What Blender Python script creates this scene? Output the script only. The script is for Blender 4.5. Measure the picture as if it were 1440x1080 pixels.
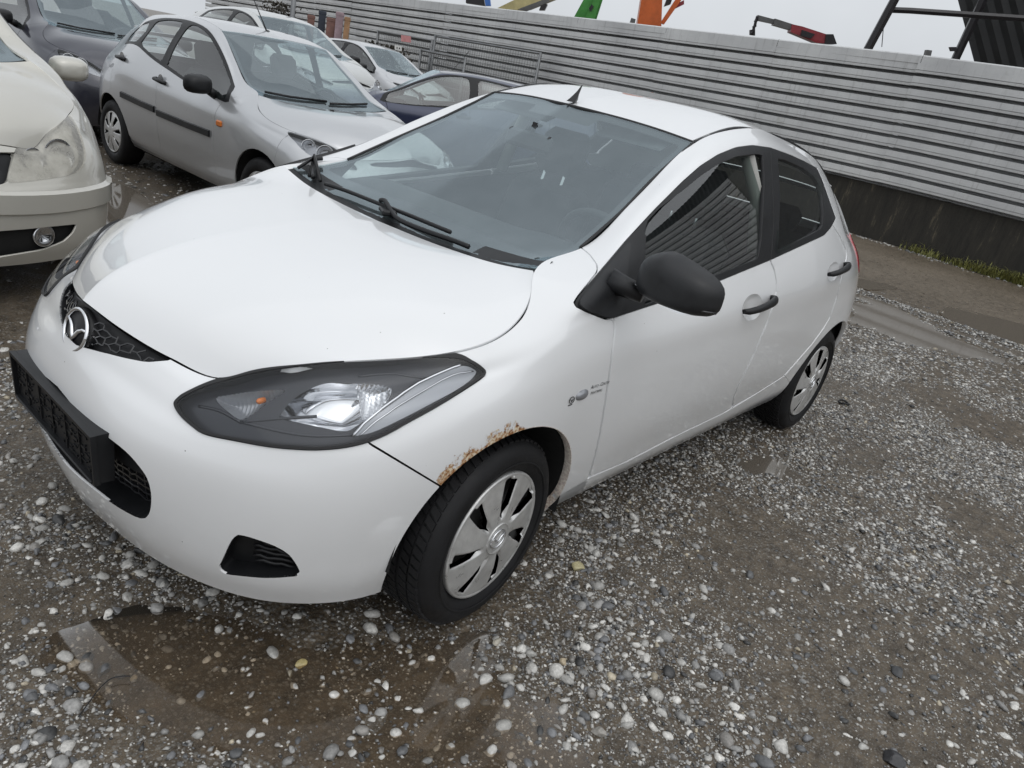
import bpy, math, random
import numpy as np
from mathutils import Matrix, Vector

# ------------------------------------------------------------------ camera, world, sun, exposure
sc = bpy.context.scene
for o in list(bpy.data.objects): bpy.data.objects.remove(o)
CAM_F = 1043.68                                   # focal length in photo pixels (photo is 1440 x 1080)
CAM_C = np.array([-1.4157, -1.8557, 1.4872])
CAM_YAW, CAM_PITCH, CAM_ROLL = [math.radians(a) for a in (37.3534, 22.8321, 12.1717)]

def cam_axes():
    f = np.array([math.cos(CAM_PITCH)*math.cos(CAM_YAW), math.cos(CAM_PITCH)*math.sin(CAM_YAW), -math.sin(CAM_PITCH)])
    r = np.array([math.sin(CAM_YAW), -math.cos(CAM_YAW), 0.])
    u = np.cross(r, f)
    c, s = math.cos(CAM_ROLL), math.sin(CAM_ROLL)
    return c*r+s*u, -s*r+c*u, f
CR, CU, CF = cam_axes()
cd = bpy.data.cameras.new('camera'); co = bpy.data.objects.new('camera', cd); sc.collection.objects.link(co)
cd.sensor_width = 36.0; cd.lens = CAM_F/1440*36.0; cd.clip_end = 2000; cd.clip_start = 0.05
co.matrix_world = Matrix(((CR[0], CU[0], -CF[0], CAM_C[0]), (CR[1], CU[1], -CF[1], CAM_C[1]), (CR[2], CU[2], -CF[2], CAM_C[2]), (0, 0, 0, 1)))
sc.camera = co

SUN_EL, SUN_AZ = math.radians(62), math.radians(200)   # weak, wide sun behind an even cloud deck
w = bpy.data.worlds.new('World'); sc.world = w; w.use_nodes = True
nt = w.node_tree; nt.nodes.clear()
sky = nt.nodes.new('ShaderNodeTexSky'); sky.sky_type = 'NISHITA'; sky.sun_disc = False
sky.sun_elevation = SUN_EL; sky.sun_rotation = SUN_AZ; sky.air_density = 1.0; sky.dust_density = 6.0; sky.ozone_density = 1.0
hs = nt.nodes.new('ShaderNodeHueSaturation'); hs.inputs['Saturation'].default_value = 0.10; hs.inputs['Value'].default_value = 1.0
mx = nt.nodes.new('ShaderNodeMix'); mx.data_type = 'RGBA'; mx.inputs[0].default_value = 0.75
mx.inputs[7].default_value = (6.1, 6.4, 6.75, 1)
# cloud deck: an overcast sky is brighter overhead than at the horizon
tcw = nt.nodes.new('ShaderNodeTexCoord'); sxw = nt.nodes.new('ShaderNodeSeparateXYZ'); nt.links.new(tcw.outputs['Generated'], sxw.inputs[0])
mrw = nt.nodes.new('ShaderNodeMapRange'); mrw.inputs['From Min'].default_value = 0.0; mrw.inputs['From Max'].default_value = 1.0
mrw.inputs['To Min'].default_value = 1.09; mrw.inputs['To Max'].default_value = 1.27; nt.links.new(sxw.outputs[2], mrw.inputs['Value'])
cn = nt.nodes.new('ShaderNodeTexNoise'); cn.inputs['Scale'].default_value = 2.6; cn.inputs['Detail'].default_value = 5.0; cn.inputs['Roughness'].default_value = .55; nt.links.new(tcw.outputs['Generated'], cn.inputs['Vector'])
cm = nt.nodes.new('ShaderNodeMapRange'); cm.inputs['From Min'].default_value = .3; cm.inputs['From Max'].default_value = .7; cm.inputs['To Min'].default_value = .93; cm.inputs['To Max'].default_value = 1.06; nt.links.new(cn.outputs['Fac'], cm.inputs['Value'])
mw = nt.nodes.new('ShaderNodeMath'); mw.operation = 'MULTIPLY'; nt.links.new(mrw.outputs[0], mw.inputs[0]); nt.links.new(cm.outputs[0], mw.inputs[1])
vs = nt.nodes.new('ShaderNodeVectorMath'); vs.operation = 'SCALE'; nt.links.new(mx.outputs[2], vs.inputs[0]); nt.links.new(mw.outputs[0], vs.inputs['Scale'])
bg = nt.nodes.new('ShaderNodeBackground'); bg.inputs['Strength'].default_value = 0.10
wo = nt.nodes.new('ShaderNodeOutputWorld')
nt.links.new(sky.outputs[0], hs.inputs['Color']); nt.links.new(hs.outputs[0], mx.inputs[6])
nt.links.new(vs.outputs[0], bg.inputs['Color']); nt.links.new(bg.outputs[0], wo.inputs['Surface'])
sl = bpy.data.lights.new('sun', 'SUN'); sl.energy = 0.5; sl.angle = math.radians(110); sl.color = (1, .985, .96)
so = bpy.data.objects.new('sun', sl); sc.collection.objects.link(so)
sdir = Vector((math.cos(SUN_EL)*math.sin(SUN_AZ), math.cos(SUN_EL)*math.cos(SUN_AZ), math.sin(SUN_EL)))
so.rotation_euler = sdir.to_track_quat('Z', 'Y').to_euler()
sc.view_settings.view_transform = 'Standard'; sc.view_settings.look = 'None'
sc.view_settings.exposure = 0.27; sc.view_settings.gamma = 1.0; sc.view_settings.use_curve_mapping = False
sc.render.engine = 'CYCLES'
sc.cycles.max_bounces = 8; sc.cycles.diffuse_bounces = 3; sc.cycles.glossy_bounces = 4; sc.cycles.transparent_max_bounces = 16; sc.cycles.caustics_reflective = False; sc.cycles.caustics_refractive = False

# ------------------------------------------------------------------ helpers
rng = np.random.default_rng(7); random.seed(7)
COL = sc.collection
def ray(px, py):
    d = CF*CAM_F + CR*(px-720) - CU*(py-540)
    return d/np.linalg.norm(d)
def at_ax(ax, px, py, v):
    d = ray(px, py); t = (v-CAM_C[ax])/d[ax]; return CAM_C + t*d
def at_x(px, py, v): return at_ax(0, px, py, v)
def at_y(px, py, v): return at_ax(1, px, py, v)
def at_z(px, py, v=0.0): return at_ax(2, px, py, v)
def to_px(P):
    d = np.asarray(P)[..., :3]-CAM_C; z = d@CF
    return np.stack([720+CAM_F*(d@CR)/z, 540-CAM_F*(d@CU)/z], -1), z

def link(o, parent=None):
    COL.objects.link(o)
    if parent is not None: o.parent = parent
    return o
def tag(o, label=None, cat=None, group=None, kind=None):
    if label: o['label'] = label
    if cat: o['category'] = cat
    if group: o['group'] = group
    if kind: o['kind'] = kind
    return o
def empty(name, loc=(0, 0, 0), rz=0.0):
    o = bpy.data.objects.new(name, None); o.empty_display_size = .2
    o.location = loc; o.rotation_euler = (0, 0, rz); COL.objects.link(o); return o
def mesh_obj(name, V, F, mat, parent=None, normals=None, smooth=False, mats=None, fm=None, cols=None, sharp=None):
    V = np.asarray(V, float)[:, :3]
    me = bpy.data.meshes.new(name)
    if isinstance(F, np.ndarray):
        k = F.shape[1]; n = len(F)
        me.vertices.add(len(V)); me.vertices.foreach_set('co', V.astype(np.float32).ravel())
        me.loops.add(n*k); me.loops.foreach_set('vertex_index', F.astype(np.int32).ravel())
        me.polygons.add(n); me.polygons.foreach_set('loop_start', np.arange(0, n*k, k, dtype=np.int32))
        me.polygons.foreach_set('loop_total', np.full(n, k, np.int32))
        me.update(calc_edges=True)
    else:
        me.from_pydata(V.tolist(), [], [list(f) for f in F]); me.update()
    for m in (mats if mats else [mat]): me.materials.append(m)
    if fm is not None: me.polygons.foreach_set('material_index', np.asarray(fm, np.int32))
    if smooth or normals is not None:
        me.polygons.foreach_set('use_smooth', np.ones(len(me.polygons), bool))
    if cols is not None:
        a = me.color_attributes.new('tint', 'FLOAT_COLOR', 'POINT')
        c = np.ones((len(V), 4), np.float32); c[:, :3] = cols; a.data.foreach_set('color', c.ravel())
    if normals is not None:
        me.normals_split_custom_set_from_vertices(np.asarray(normals, np.float32).tolist())
    if sharp is not None:
        me.set_sharp_from_angle(angle=math.radians(sharp))
    o = bpy.data.objects.new(name, me); return link(o, parent)

class MB:
    """collects shapes into one mesh"""
    def __init__(s): s.v = []; s.f = []; s.m = []; s.mi = 0
    def add(s, V, F):
        b = len(s.v); s.v += [tuple(map(float, p)) for p in V]
        for f in F: s.f.append(tuple(int(i)+b for i in f)); s.m.append(s.mi)
        return s
    def box(s, c, d, R=None, bev=0.0):
        """centre, full size, rotation 3x3, bevel"""
        c = np.array(c, float); h = np.array(d, float)/2
        R = np.eye(3) if R is None else np.array(R)
        if bev <= 0:
            P = [(x, y, z) for x in (-1, 1) for y in (-1, 1) for z in (-1, 1)]
            V = np.array(P)*h
            F = [(0, 1, 3, 2), (4, 6, 7, 5), (0, 4, 5, 1), (2, 3, 7, 6), (0, 2, 6, 4), (1, 5, 7, 3)]
            return s.add(V@R.T+c, F)
        b = min(bev, h.min()*.99); V = []; idx = {}
        for ix, sx in enumerate((-1, 1)):
            for iy, sy in enumerate((-1, 1)):
                for iz, sz in enumerate((-1, 1)):
                    for a in range(3):
                        p = np.array([sx, sy, sz])*(h-b); p[a] = (sx, sy, sz)[a]*h[a]
                        idx[(ix, iy, iz, a)] = len(V); V.append(p)
        F = []
        for a in range(3):
            o1, o2 = [k for k in range(3) if k != a]
            for sg in (0, 1):
                q = []
                for u, v in ((0, 0), (1, 0), (1, 1), (0, 1)):
                    k = [0, 0, 0]; k[a] = sg; k[o1] = u; k[o2] = v; q.append(idx[(k[0], k[1], k[2], a)])
                if (sg == 1) != (a != 1): q = q[::-1]
                F.append(q)
        for a in range(3):
            o1, o2 = [k for k in range(3) if k != a]
            for u in (0, 1):
                for v in (0, 1):
                    k0 = [0, 0, 0]; k0[o1] = u; k0[o2] = v; k1 = list(k0); k1[a] = 1
                    F.append([idx[(*k0, o1)], idx[(*k1, o1)], idx[(*k1, o2)], idx[(*k0, o2)]])
        for ix in (0, 1):
            for iy in (0, 1):
                for iz in (0, 1): F.append([idx[(ix, iy, iz, a)] for a in range(3)])
        return s.add(np.array(V)@R.T+c, F)
    def tube(s, pts, r, n=8, caps=True):
        pts = [np.array(p, float) for p in pts]; m = len(pts)
        rr = [r]*m if np.isscalar(r) else list(r)
        V = []; ref = None
        for i, p in enumerate(pts):
            t = (pts[min(i+1, m-1)]-pts[max(i-1, 0)]); t = t/(np.linalg.norm(t)+1e-12)
            if ref is None: ref = np.array([0, 0, 1.]) if abs(t[2]) < .9 else np.array([1., 0, 0])
            a = np.cross(t, ref); a /= np.linalg.norm(a)+1e-12; b = np.cross(a, t); ref = b
            for k in range(n):
                th = 2*math.pi*k/n; V.append(p+rr[i]*(math.cos(th)*a+math.sin(th)*b))
        F = [(i*n+k, i*n+(k+1) % n, (i+1)*n+(k+1) % n, (i+1)*n+k) for i in range(m-1) for k in range(n)]
        if caps: F += [tuple(range(n))[::-1], tuple((m-1)*n+k for k in range(n))]
        return s.add(V, F)
    def lathe(s, prof, n=48, R=None, c=(0, 0, 0), close=False):
        """prof: (radius, axial); axis = local y"""
        R = np.eye(3) if R is None else np.array(R); V = []
        for k in range(n):
            th = 2*math.pi*k/n
            for (r, a) in prof: V.append((r*math.cos(th), a, r*math.sin(th)))
        m = len(prof)
        F = [(k*m+i, k*m+i+1, ((k+1) % n)*m+i+1, ((k+1) % n)*m+i) for k in range(n) for i in range(m-1 if not close else m)] if not close else \
            [(k*m+i, k*m+(i+1) % m, ((k+1) % n)*m+(i+1) % m, ((k+1) % n)*m+i) for k in range(n) for i in range(m)]
        return s.add(np.array(V)@R.T+np.array(c), F)
    def prism(s, poly, ax, a0, a1):
        """extrude 2-D polygon along axis ax from a0 to a1"""
        n = len(poly); o = [k for k in range(3) if k != ax]; V = []
        for a in (a0, a1):
            for p in poly:
                q = [0, 0, 0]; q[ax] = a; q[o[0]] = p[0]; q[o[1]] = p[1]; V.append(q)
        F = [(k, (k+1) % n, n+(k+1) % n, n+k) for k in range(n)] + [tuple(range(n))[::-1], tuple(range(n, 2*n))]
        return s.add(V, F)
    def build(s, name, mat, parent=None, smooth=False, sharp=None, mats=None):
        o = mesh_obj(name, np.array(s.v), s.f, mat, parent, smooth=smooth or sharp is not None, mats=mats, fm=s.m if mats else None, sharp=sharp)
        return o

def rot(ax, a):
    c, s = math.cos(a), math.sin(a)
    return np.array({'x': [[1, 0, 0], [0, c, -s], [0, s, c]], 'y': [[c, 0, s], [0, 1, 0], [-s, 0, c]], 'z': [[c, -s, 0], [s, c, 0], [0, 0, 1]]}[ax], float)
def fix_normals(o):
    import bmesh
    bm = bmesh.new(); bm.from_mesh(o.data); bmesh.ops.recalc_face_normals(bm, faces=bm.faces); bm.to_mesh(o.data); bm.free(); return o

# ---- splines and surface patches
def spline_c2(P, t, T):
    """natural cubic spline through P (n,k) at parameters t, sampled at T"""
    n = len(t); h = np.diff(t); A = np.zeros((n, n)); B = np.zeros_like(P)
    A[0, 0] = A[-1, -1] = 1
    for i in range(1, n-1):
        A[i, i-1] = h[i-1]; A[i, i] = 2*(h[i-1]+h[i]); A[i, i+1] = h[i]
        B[i] = 6*((P[i+1]-P[i])/h[i]-(P[i]-P[i-1])/h[i-1])
    M = np.linalg.solve(A, B.reshape(n, -1)).reshape(P.shape)
    k = np.clip(np.searchsorted(t, T, side='right')-1, 0, n-2)
    a = (t[k+1]-T)/h[k]; b = (T-t[k])/h[k]; hh = h[k]
    sh = (-1,)+(1,)*(P.ndim-1); a = a.reshape(sh); b = b.reshape(sh); hh = hh.reshape(sh)
    return a*P[k]+b*P[k+1]+((a**3-a)*M[k]+(b**3-b)*M[k+1])*hh*hh/6
def spline_cr(P, t, T):
    """C1 cubic through P with finite-difference tangents limited to avoid overshoot"""
    n = len(t); h = np.diff(t).reshape((-1,)+(1,)*(P.ndim-1)); D = np.diff(P, axis=0)/h
    m = np.zeros_like(P); m[0] = D[0]; m[-1] = D[-1]
    m[1:-1] = (h[1:]*D[:-1]+h[:-1]*D[1:])/(h[1:]+h[:-1])
    k = np.clip(np.searchsorted(t, T, side='right')-1, 0, n-2)
    s = ((T-t[k])/(t[k+1]-t[k])).reshape((-1,)+(1,)*(P.ndim-1)); hh = h[k]
    return (2*s**3-3*s**2+1)*P[k]+(s**3-2*s**2+s)*hh*m[k]+(-2*s**3+3*s**2)*P[k+1]+(s**3-s**2)*hh*m[k+1]
def chord(P, ax):
    d = np.linalg.norm(np.diff(P, axis=ax), axis=-1); d = d.mean(axis=1-ax)
    return np.concatenate([[0], np.cumsum(np.maximum(d, 1e-4))])
def grid_surface(G, nu, nv, su=spline_c2, sv=spline_cr, smooth=2, mirror0=False):
    """G (nu_ctrl, nv_ctrl, 3) -> dense grid; returns P (NU,NV,3), U param (control index), V param"""
    tu = chord(G, 0); tv = chord(G, 1)
    ku = np.linspace(0, len(tu)-1, nu); kv = np.linspace(0, len(tv)-1, nv)
    TU = np.interp(ku, np.arange(len(tu)), tu); TV = np.interp(kv, np.arange(len(tv)), tv)
    Q = su(G, tu, TU); Q = np.swapaxes(sv(np.swapaxes(Q, 0, 1), tv, TV), 0, 1)
    for _ in range(smooth):
        L = Q.copy(); L[1:-1] += .25*(Q[2:]+Q[:-2]-2*Q[1:-1]); Q2 = L.copy(); Q2[:, 1:-1] += .25*(L[:, 2:]+L[:, :-2]-2*L[:, 1:-1])
        Q = Q2
    return Q, ku, kv
def grid_mesh(P, ku, kv, flip=False):
    """V columns: xyz, normal, u, v"""
    nu, nv = P.shape[:2]
    du = np.gradient(P, axis=0); dv = np.gradient(P, axis=1); N = np.cross(du, dv); N /= np.linalg.norm(N, axis=-1, keepdims=True)+1e-12
    if flip: N = -N
    U, Vv = np.meshgrid(ku, kv, indexing='ij')
    V = np.concatenate([P.reshape(-1, 3), N.reshape(-1, 3), U.reshape(-1, 1), Vv.reshape(-1, 1)], 1)
    i = np.arange(nu*nv).reshape(nu, nv); a, b, c, d = i[:-1, :-1].ravel(), i[1:, :-1].ravel(), i[1:, 1:].ravel(), i[:-1, 1:].ravel()
    F = np.concatenate([np.stack([a, b, c], 1), np.stack([a, c, d], 1)])
    if flip: F = F[:, ::-1]
    return V, F
def clip(M, f):
    """keep the part of mesh M=(V,F) with f<=0 (f per vertex)"""
    V, F = M
    if len(F) == 0: return M
    f = np.where(np.abs(f) < 1e-7, 1e-7, f)
    ins = f <= 0; c = ins[F].sum(1); out = [F[c == 3]]
    newV = [V]; base = len(V)
    def edges(a, b):
        nonlocal base
        if len(a) == 0: return np.zeros(0, int)
        t = f[a]/(f[a]-f[b]); return t
    cut = []
    for cnt in (1, 2):
        G = F[c == cnt]
        if len(G) == 0: continue
        lone = ins[G] if cnt == 1 else ~ins[G]
        k = lone.argmax(1); r = np.arange(len(G))
        A = G[r, k]; B = G[r, (k+1) % 3]; Cc = G[r, (k+2) % 3]; cut.append((cnt, A, B, Cc))
    if not cut: return compact(V, out[0])
    E = np.concatenate([np.concatenate([np.stack([A, B], 1), np.stack([A, Cc], 1)]) for _, A, B, Cc in cut])
    Es = np.sort(E, 1); key = Es[:, 0].astype(np.int64)*len(V)+Es[:, 1]
    uq, first, inv = np.unique(key, return_index=True, return_inverse=True); inv = inv.ravel()
    ea, eb = Es[first, 0], Es[first, 1]; t = (f[ea]/(f[ea]-f[eb]))[:, None]
    nV = V[ea]*(1-t)+V[eb]*t
    idx = base+inv; p = 0
    for cnt, A, B, Cc in cut:
        n = len(A); ab = idx[p:p+n]; ac = idx[p+n:p+2*n]; p += 2*n
        if cnt == 1: out.append(np.stack([A, ab, ac], 1))
        else:
            out.append(np.stack([ab, B, Cc], 1)); out.append(np.stack([ab, Cc, ac], 1))
    return compact(np.concatenate([V, nV]), np.concatenate(out))
def compact(V, F):
    if len(F) == 0: return V[:0], F
    u, inv = np.unique(F, return_inverse=True); return V[u], inv.reshape(F.shape)
def sd_poly(P, poly, closed=True):
    """signed distance of 2-D points to polygon (negative inside)"""
    P = np.asarray(P); poly = np.asarray(poly, float); n = len(poly)
    d2 = np.full(len(P), 1e18); ins = np.zeros(len(P), bool)
    for i in range(n):
        a, b = poly[i], poly[(i+1) % n]; e = b-a; wv = P-a
        t = np.clip((wv@e)/(e@e+1e-18), 0, 1); q = wv-t[:, None]*e; d2 = np.minimum(d2, (q*q).sum(1))
        c1 = (a[1] <= P[:, 1]) & (b[1] > P[:, 1]); c2 = (b[1] <= P[:, 1]) & (a[1] > P[:, 1])
        cr = e[0]*wv[:, 1]-e[1]*wv[:, 0]
        ins ^= (c1 & (cr > 0)) | (c2 & (cr < 0))
    d = np.sqrt(d2); return np.where(ins, -d, d)
def smooth_poly(pts, n=8, closed=True):
    """Catmull-Rom rounded polyline"""
    p = np.asarray(pts, float); m = len(p); out = []
    rngs = range(m) if closed else range(m-1)
    for i in rngs:
        if closed: a, b, c, d = p[i-1], p[i], p[(i+1) % m], p[(i+2) % m]
        else: a, b, c, d = p[max(i-1, 0)], p[i], p[i+1], p[min(i+2, m-1)]
        for k in range(n):
            t = k/n; out.append(.5*((2*b)+(-a+c)*t+(2*a-5*b+4*c-d)*t*t+(-a+3*b-3*c+d)*t**3))
    if not closed: out.append(p[-1])
    return np.array(out)
def boundary(F):
    E = np.concatenate([F[:, [0, 1]], F[:, [1, 2]], F[:, [2, 0]]]); key = np.sort(E, 1)
    k = key[:, 0].astype(np.int64)*(F.max()+1)+key[:, 1]; u, inv, cn = np.unique(k, return_inverse=True, return_counts=True)
    return E[cn[inv.ravel()] == 1]
def panel(name, M, mat, parent, depth=.012, mirror=False, offset=0.0, both=False, cols=None):
    """turn a clipped surface into a panel whose edges are folded inward by depth"""
    V, F = M
    if len(F) == 0: print('EMPTY PANEL', name); return None
    X = V[:, :3].copy(); N = V[:, 3:6]/(np.linalg.norm(V[:, 3:6], axis=1, keepdims=True)+1e-12)
    X = X+N*offset
    if both:                                        # both halves of a panel across the centre plane
        X2 = X*np.array([1, -1, 1]); N2 = N*np.array([1, -1, 1]); n = len(X)
        ctr = np.abs(X[:, 1]) < 1e-4
        mp = np.arange(n)+n; mp[ctr] = np.arange(n)[ctr]
        F = np.concatenate([F, mp[F][:, ::-1]]); X = np.concatenate([X, X2]); N = np.concatenate([N, N2])
        N[:n][ctr, 1] = 0; XN, F = compact(np.concatenate([X, N], 1), F); X, N = XN[:, :3], XN[:, 3:]
    if mirror: X = X*np.array([1, -1, 1]); N = N*np.array([1, -1, 1]); F = F[:, ::-1]
    if depth > 0:
        E = boundary(F); a, b = E[:, 0], E[:, 1]; n = len(X); m = len(E)
        e = X[b]-X[a]; Nm = N[a]+N[b]; o = np.cross(e, Nm); o /= np.linalg.norm(o, axis=1, keepdims=True)+1e-12
        R = np.concatenate([X[a], X[b], X[b]-N[b]*depth, X[a]-N[a]*depth]); RN = np.concatenate([o*.8+N[a]*.6, o*.8+N[b]*.6, o, o])
        i = np.arange(m)+n
        F = np.concatenate([F, np.stack([i+m, i, i+3*m], 1), np.stack([i+m, i+3*m, i+2*m], 1)])
        X = np.concatenate([X, R]); N = np.concatenate([N, RN])
    N = N/(np.linalg.norm(N, axis=1, keepdims=True)+1e-12)
    return mesh_obj(name, X, F, mat, parent, normals=N)

# ------------------------------------------------------------------ materials
def nmat(name):
    m = bpy.data.materials.new(name); m.use_nodes = True; nt = m.node_tree
    return m, nt, nt.nodes['Principled BSDF'], nt.nodes['Material Output']
def N(nt, t, **k):
    n = nt.nodes.new('ShaderNode'+t)
    for a, b in k.items():
        if a.startswith('i_'):
            key = a[2:]; key = int(key) if key.isdigit() else key.replace('_', ' ')
            n.inputs[key].default_value = b
        else: setattr(n, a, b)
    return n
def L(nt, a, b): nt.links.new(a, b)
def plain(name, col, rough=.5, metal=0.0, coat=0.0, spec=.5, bump=0.0, bscale=200.0, var=0.0, vscale=6.0, trans=0.0, alpha=1.0):
    m, nt, p, out = nmat(name)
    p.inputs['Base Color'].default_value = (*col, 1); p.inputs['Roughness'].default_value = rough
    p.inputs['Metallic'].default_value = metal; p.inputs['Coat Weight'].default_value = coat
    p.inputs['Coat Roughness'].default_value = .04; p.inputs['Specular IOR Level'].default_value = spec
    tc = N(nt, 'TexCoord')
    if var > 0:
        no = N(nt, 'TexNoise', i_Scale=vscale, i_Detail=6.0, i_Roughness=.65); L(nt, tc.outputs['Object'], no.inputs['Vector'])
        rp = N(nt, 'ValToRGB'); e = rp.color_ramp.elements
        e[0].position = .3; e[1].position = .72
        e[0].color = (*[c*(1-var) for c in col], 1); e[1].color = (*[min(1, c*(1+var*.6)) for c in col], 1)
        L(nt, no.outputs['Fac'], rp.inputs['Fac']); L(nt, rp.outputs['Color'], p.inputs['Base Color'])
        mr = N(nt, 'MapRange', i_From_Min=.3, i_From_Max=.7, i_To_Min=max(.02, rough-.12*var*3), i_To_Max=min(1, rough+.12*var*3))
        L(nt, no.outputs['Fac'], mr.inputs['Value']); L(nt, mr.outputs[0], p.inputs['Roughness'])
    if bump > 0:
        nb = N(nt, 'TexNoise', i_Scale=bscale, i_Detail=4.0); L(nt, tc.outputs['Object'], nb.inputs['Vector'])
        bp = N(nt, 'Bump', i_Strength=bump, i_Distance=.002); L(nt, nb.outputs['Fac'], bp.inputs['Height']); L(nt, bp.outputs['Normal'], p.inputs['Normal'])
    return m
def paint(name, col, metal=0.0, rough=.32, dirt=.25, rust=False, coat=1.0, grime_z=.55):
    """car paint: clear coat, tiny specks, grime low on the body, optional rust round the front arch"""
    m, nt, p, out = nmat(name)
    p.inputs['Roughness'].default_value = rough; p.inputs['Metallic'].default_value = metal
    p.inputs['Coat Weight'].default_value = coat; p.inputs['Coat Roughness'].default_value = .03
    tc = N(nt, 'TexCoord'); sep = N(nt, 'SeparateXYZ'); L(nt, tc.outputs['Object'], sep.inputs[0])
    # specks
    vo = N(nt, 'TexVoronoi', i_Scale=24.0); L(nt, tc.outputs['Object'], vo.inputs['Vector'])
    lt = N(nt, 'Math', operation='LESS_THAN'); lt.inputs[1].default_value = .036; L(nt, vo.outputs['Distance'], lt.inputs[0])
    sel = N(nt, 'SeparateColor'); L(nt, vo.outputs['Color'], sel.inputs[0])
    gt = N(nt, 'Math', operation='GREATER_THAN'); gt.inputs[1].default_value = .80; L(nt, sel.outputs[0], gt.inputs[0])
    sp = N(nt, 'Math', operation='MULTIPLY'); L(nt, lt.outputs[0], sp.inputs[0]); L(nt, gt.outputs[0], sp.inputs[1])
    # grime: large noise, stronger near the ground
    no = N(nt, 'TexNoise', i_Scale=3.2, i_Detail=8.0, i_Roughness=.7); L(nt, tc.outputs['Object'], no.inputs['Vector'])
    zr = N(nt, 'MapRange', i_From_Min=.12, i_From_Max=grime_z, i_To_Min=1.0, i_To_Max=.15); L(nt, sep.outputs[2], zr.inputs['Value'])
    g = N(nt, 'Math', operation='MULTIPLY'); L(nt, no.outputs['Fac'], g.inputs[0]); L(nt, zr.outputs[0], g.inputs[1])
    g2 = N(nt, 'Math', operation='MULTIPLY'); g2.inputs[1].default_value = dirt; L(nt, g.outputs[0], g2.inputs[0])
    m1 = N(nt, 'Mix', data_type='RGBA'); m1.inputs[6].default_value = (*col, 1); m1.inputs[7].default_value = (.22, .20, .17, 1); L(nt, g2.outputs[0], m1.inputs[0])
    m2 = N(nt, 'Mix', data_type='RGBA'); m2.inputs[7].default_value = (.10, .09, .08, 1); L(nt, m1.outputs[2], m2.inputs[6]); L(nt, sp.outputs[0], m2.inputs[0])
    col_out = m2.outputs[2]
    if rust:
        # ring just outside the wheel arch edge, limited to the upper front of the arch
        cx, cz, R = 0.002, .2865, .3456
        dx = N(nt, 'Math', operation='SUBTRACT'); dx.inputs[1].default_value = cx; L(nt, sep.outputs[0], dx.inputs[0])
        dz = N(nt, 'Math', operation='SUBTRACT'); dz.inputs[1].default_value = cz; L(nt, sep.outputs[2], dz.inputs[0])
        cb = N(nt, 'CombineXYZ'); L(nt, dx.outputs[0], cb.inputs[0]); L(nt, dz.outputs[0], cb.inputs[1])
        ln = N(nt, 'VectorMath', operation='LENGTH'); L(nt, cb.outputs[0], ln.inputs[0])
        d = N(nt, 'Math', operation='SUBTRACT'); d.inputs[1].default_value = R; L(nt, ln.outputs['Value'], d.inputs[0])
        an = N(nt, 'Math', operation='ARCTAN2'); L(nt, dz.outputs[0], an.inputs[0]); L(nt, dx.outputs[0], an.inputs[1])
        aw = N(nt, 'MapRange', i_From_Min=1.52, i_From_Max=1.68, i_To_Min=0.0, i_To_Max=1.0); L(nt, an.outputs[0], aw.inputs['Value'])
        aw2 = N(nt, 'MapRange', i_From_Min=2.30, i_From_Max=2.55, i_To_Min=1.0, i_To_Max=0.0); L(nt, an.outputs[0], aw2.inputs['Value'])
        ww = N(nt, 'Math', operation='MULTIPLY'); L(nt, aw.outputs[0], ww.inputs[0]); L(nt, aw2.outputs[0], ww.inputs[1])
        nr = N(nt, 'TexNoise', i_Scale=26.0, i_Detail=9.0, i_Roughness=.72); L(nt, tc.outputs['Object'], nr.inputs['Vector'])
        th = N(nt, 'MapRange', i_From_Min=.30, i_From_Max=.66, i_To_Min=-.008, i_To_Max=.044); L(nt, nr.outputs['Fac'], th.inputs['Value'])
        tw = N(nt, 'Math', operation='MULTIPLY'); L(nt, th.outputs[0], tw.inputs[0]); L(nt, ww.outputs[0], tw.inputs[1])
        df = N(nt, 'Math', operation='SUBTRACT'); L(nt, tw.outputs[0], df.inputs[0]); L(nt, d.outputs[0], df.inputs[1])
        rm = N(nt, 'MapRange', i_From_Min=-.004, i_From_Max=.004, i_To_Min=0.0, i_To_Max=1.0); L(nt, df.outputs[0], rm.inputs['Value'])
        nr2 = N(nt, 'TexNoise', i_Scale=110.0, i_Detail=5.0); L(nt, tc.outputs['Object'], nr2.inputs['Vector'])
        rr = N(nt, 'ValToRGB'); e = rr.color_ramp.elements
        e[0].position = .33; e[0].color = (.09, .030, .012, 1); e[1].position = .62; e[1].color = (.66, .58, .44, 1)
        e2 = rr.color_ramp.elements.new(.45); e2.color = (.34, .16, .055, 1)
        L(nt, nr2.outputs['Fac'], rr.inputs['Fac'])
        m3 = N(nt, 'Mix', data_type='RGBA'); L(nt, col_out, m3.inputs[6]); L(nt, rr.outputs[0], m3.inputs[7]); L(nt, rm.outputs[0], m3.inputs[0])
        col_out = m3.outputs[2]
        cw = N(nt, 'MapRange', i_To_Min=coat, i_To_Max=0.0); L(nt, rm.outputs[0], cw.inputs['Value']); L(nt, cw.outputs[0], p.inputs['Coat Weight'])
        rw = N(nt, 'MapRange', i_To_Min=rough, i_To_Max=.85); L(nt, rm.outputs[0], rw.inputs['Value']); L(nt, rw.outputs[0], p.inputs['Roughness'])
        bp = N(nt, 'Bump', i_Strength=.6, i_Distance=.003); hm = N(nt, 'Math', operation='MULTIPLY'); L(nt, nr2.outputs['Fac'], hm.inputs[0]); L(nt, rm.outputs[0], hm.inputs[1])
        L(nt, hm.outputs[0], bp.inputs['Height']); L(nt, bp.outputs['Normal'], p.inputs['Normal'])
    L(nt, col_out, p.inputs['Base Color'])
    return m
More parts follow.
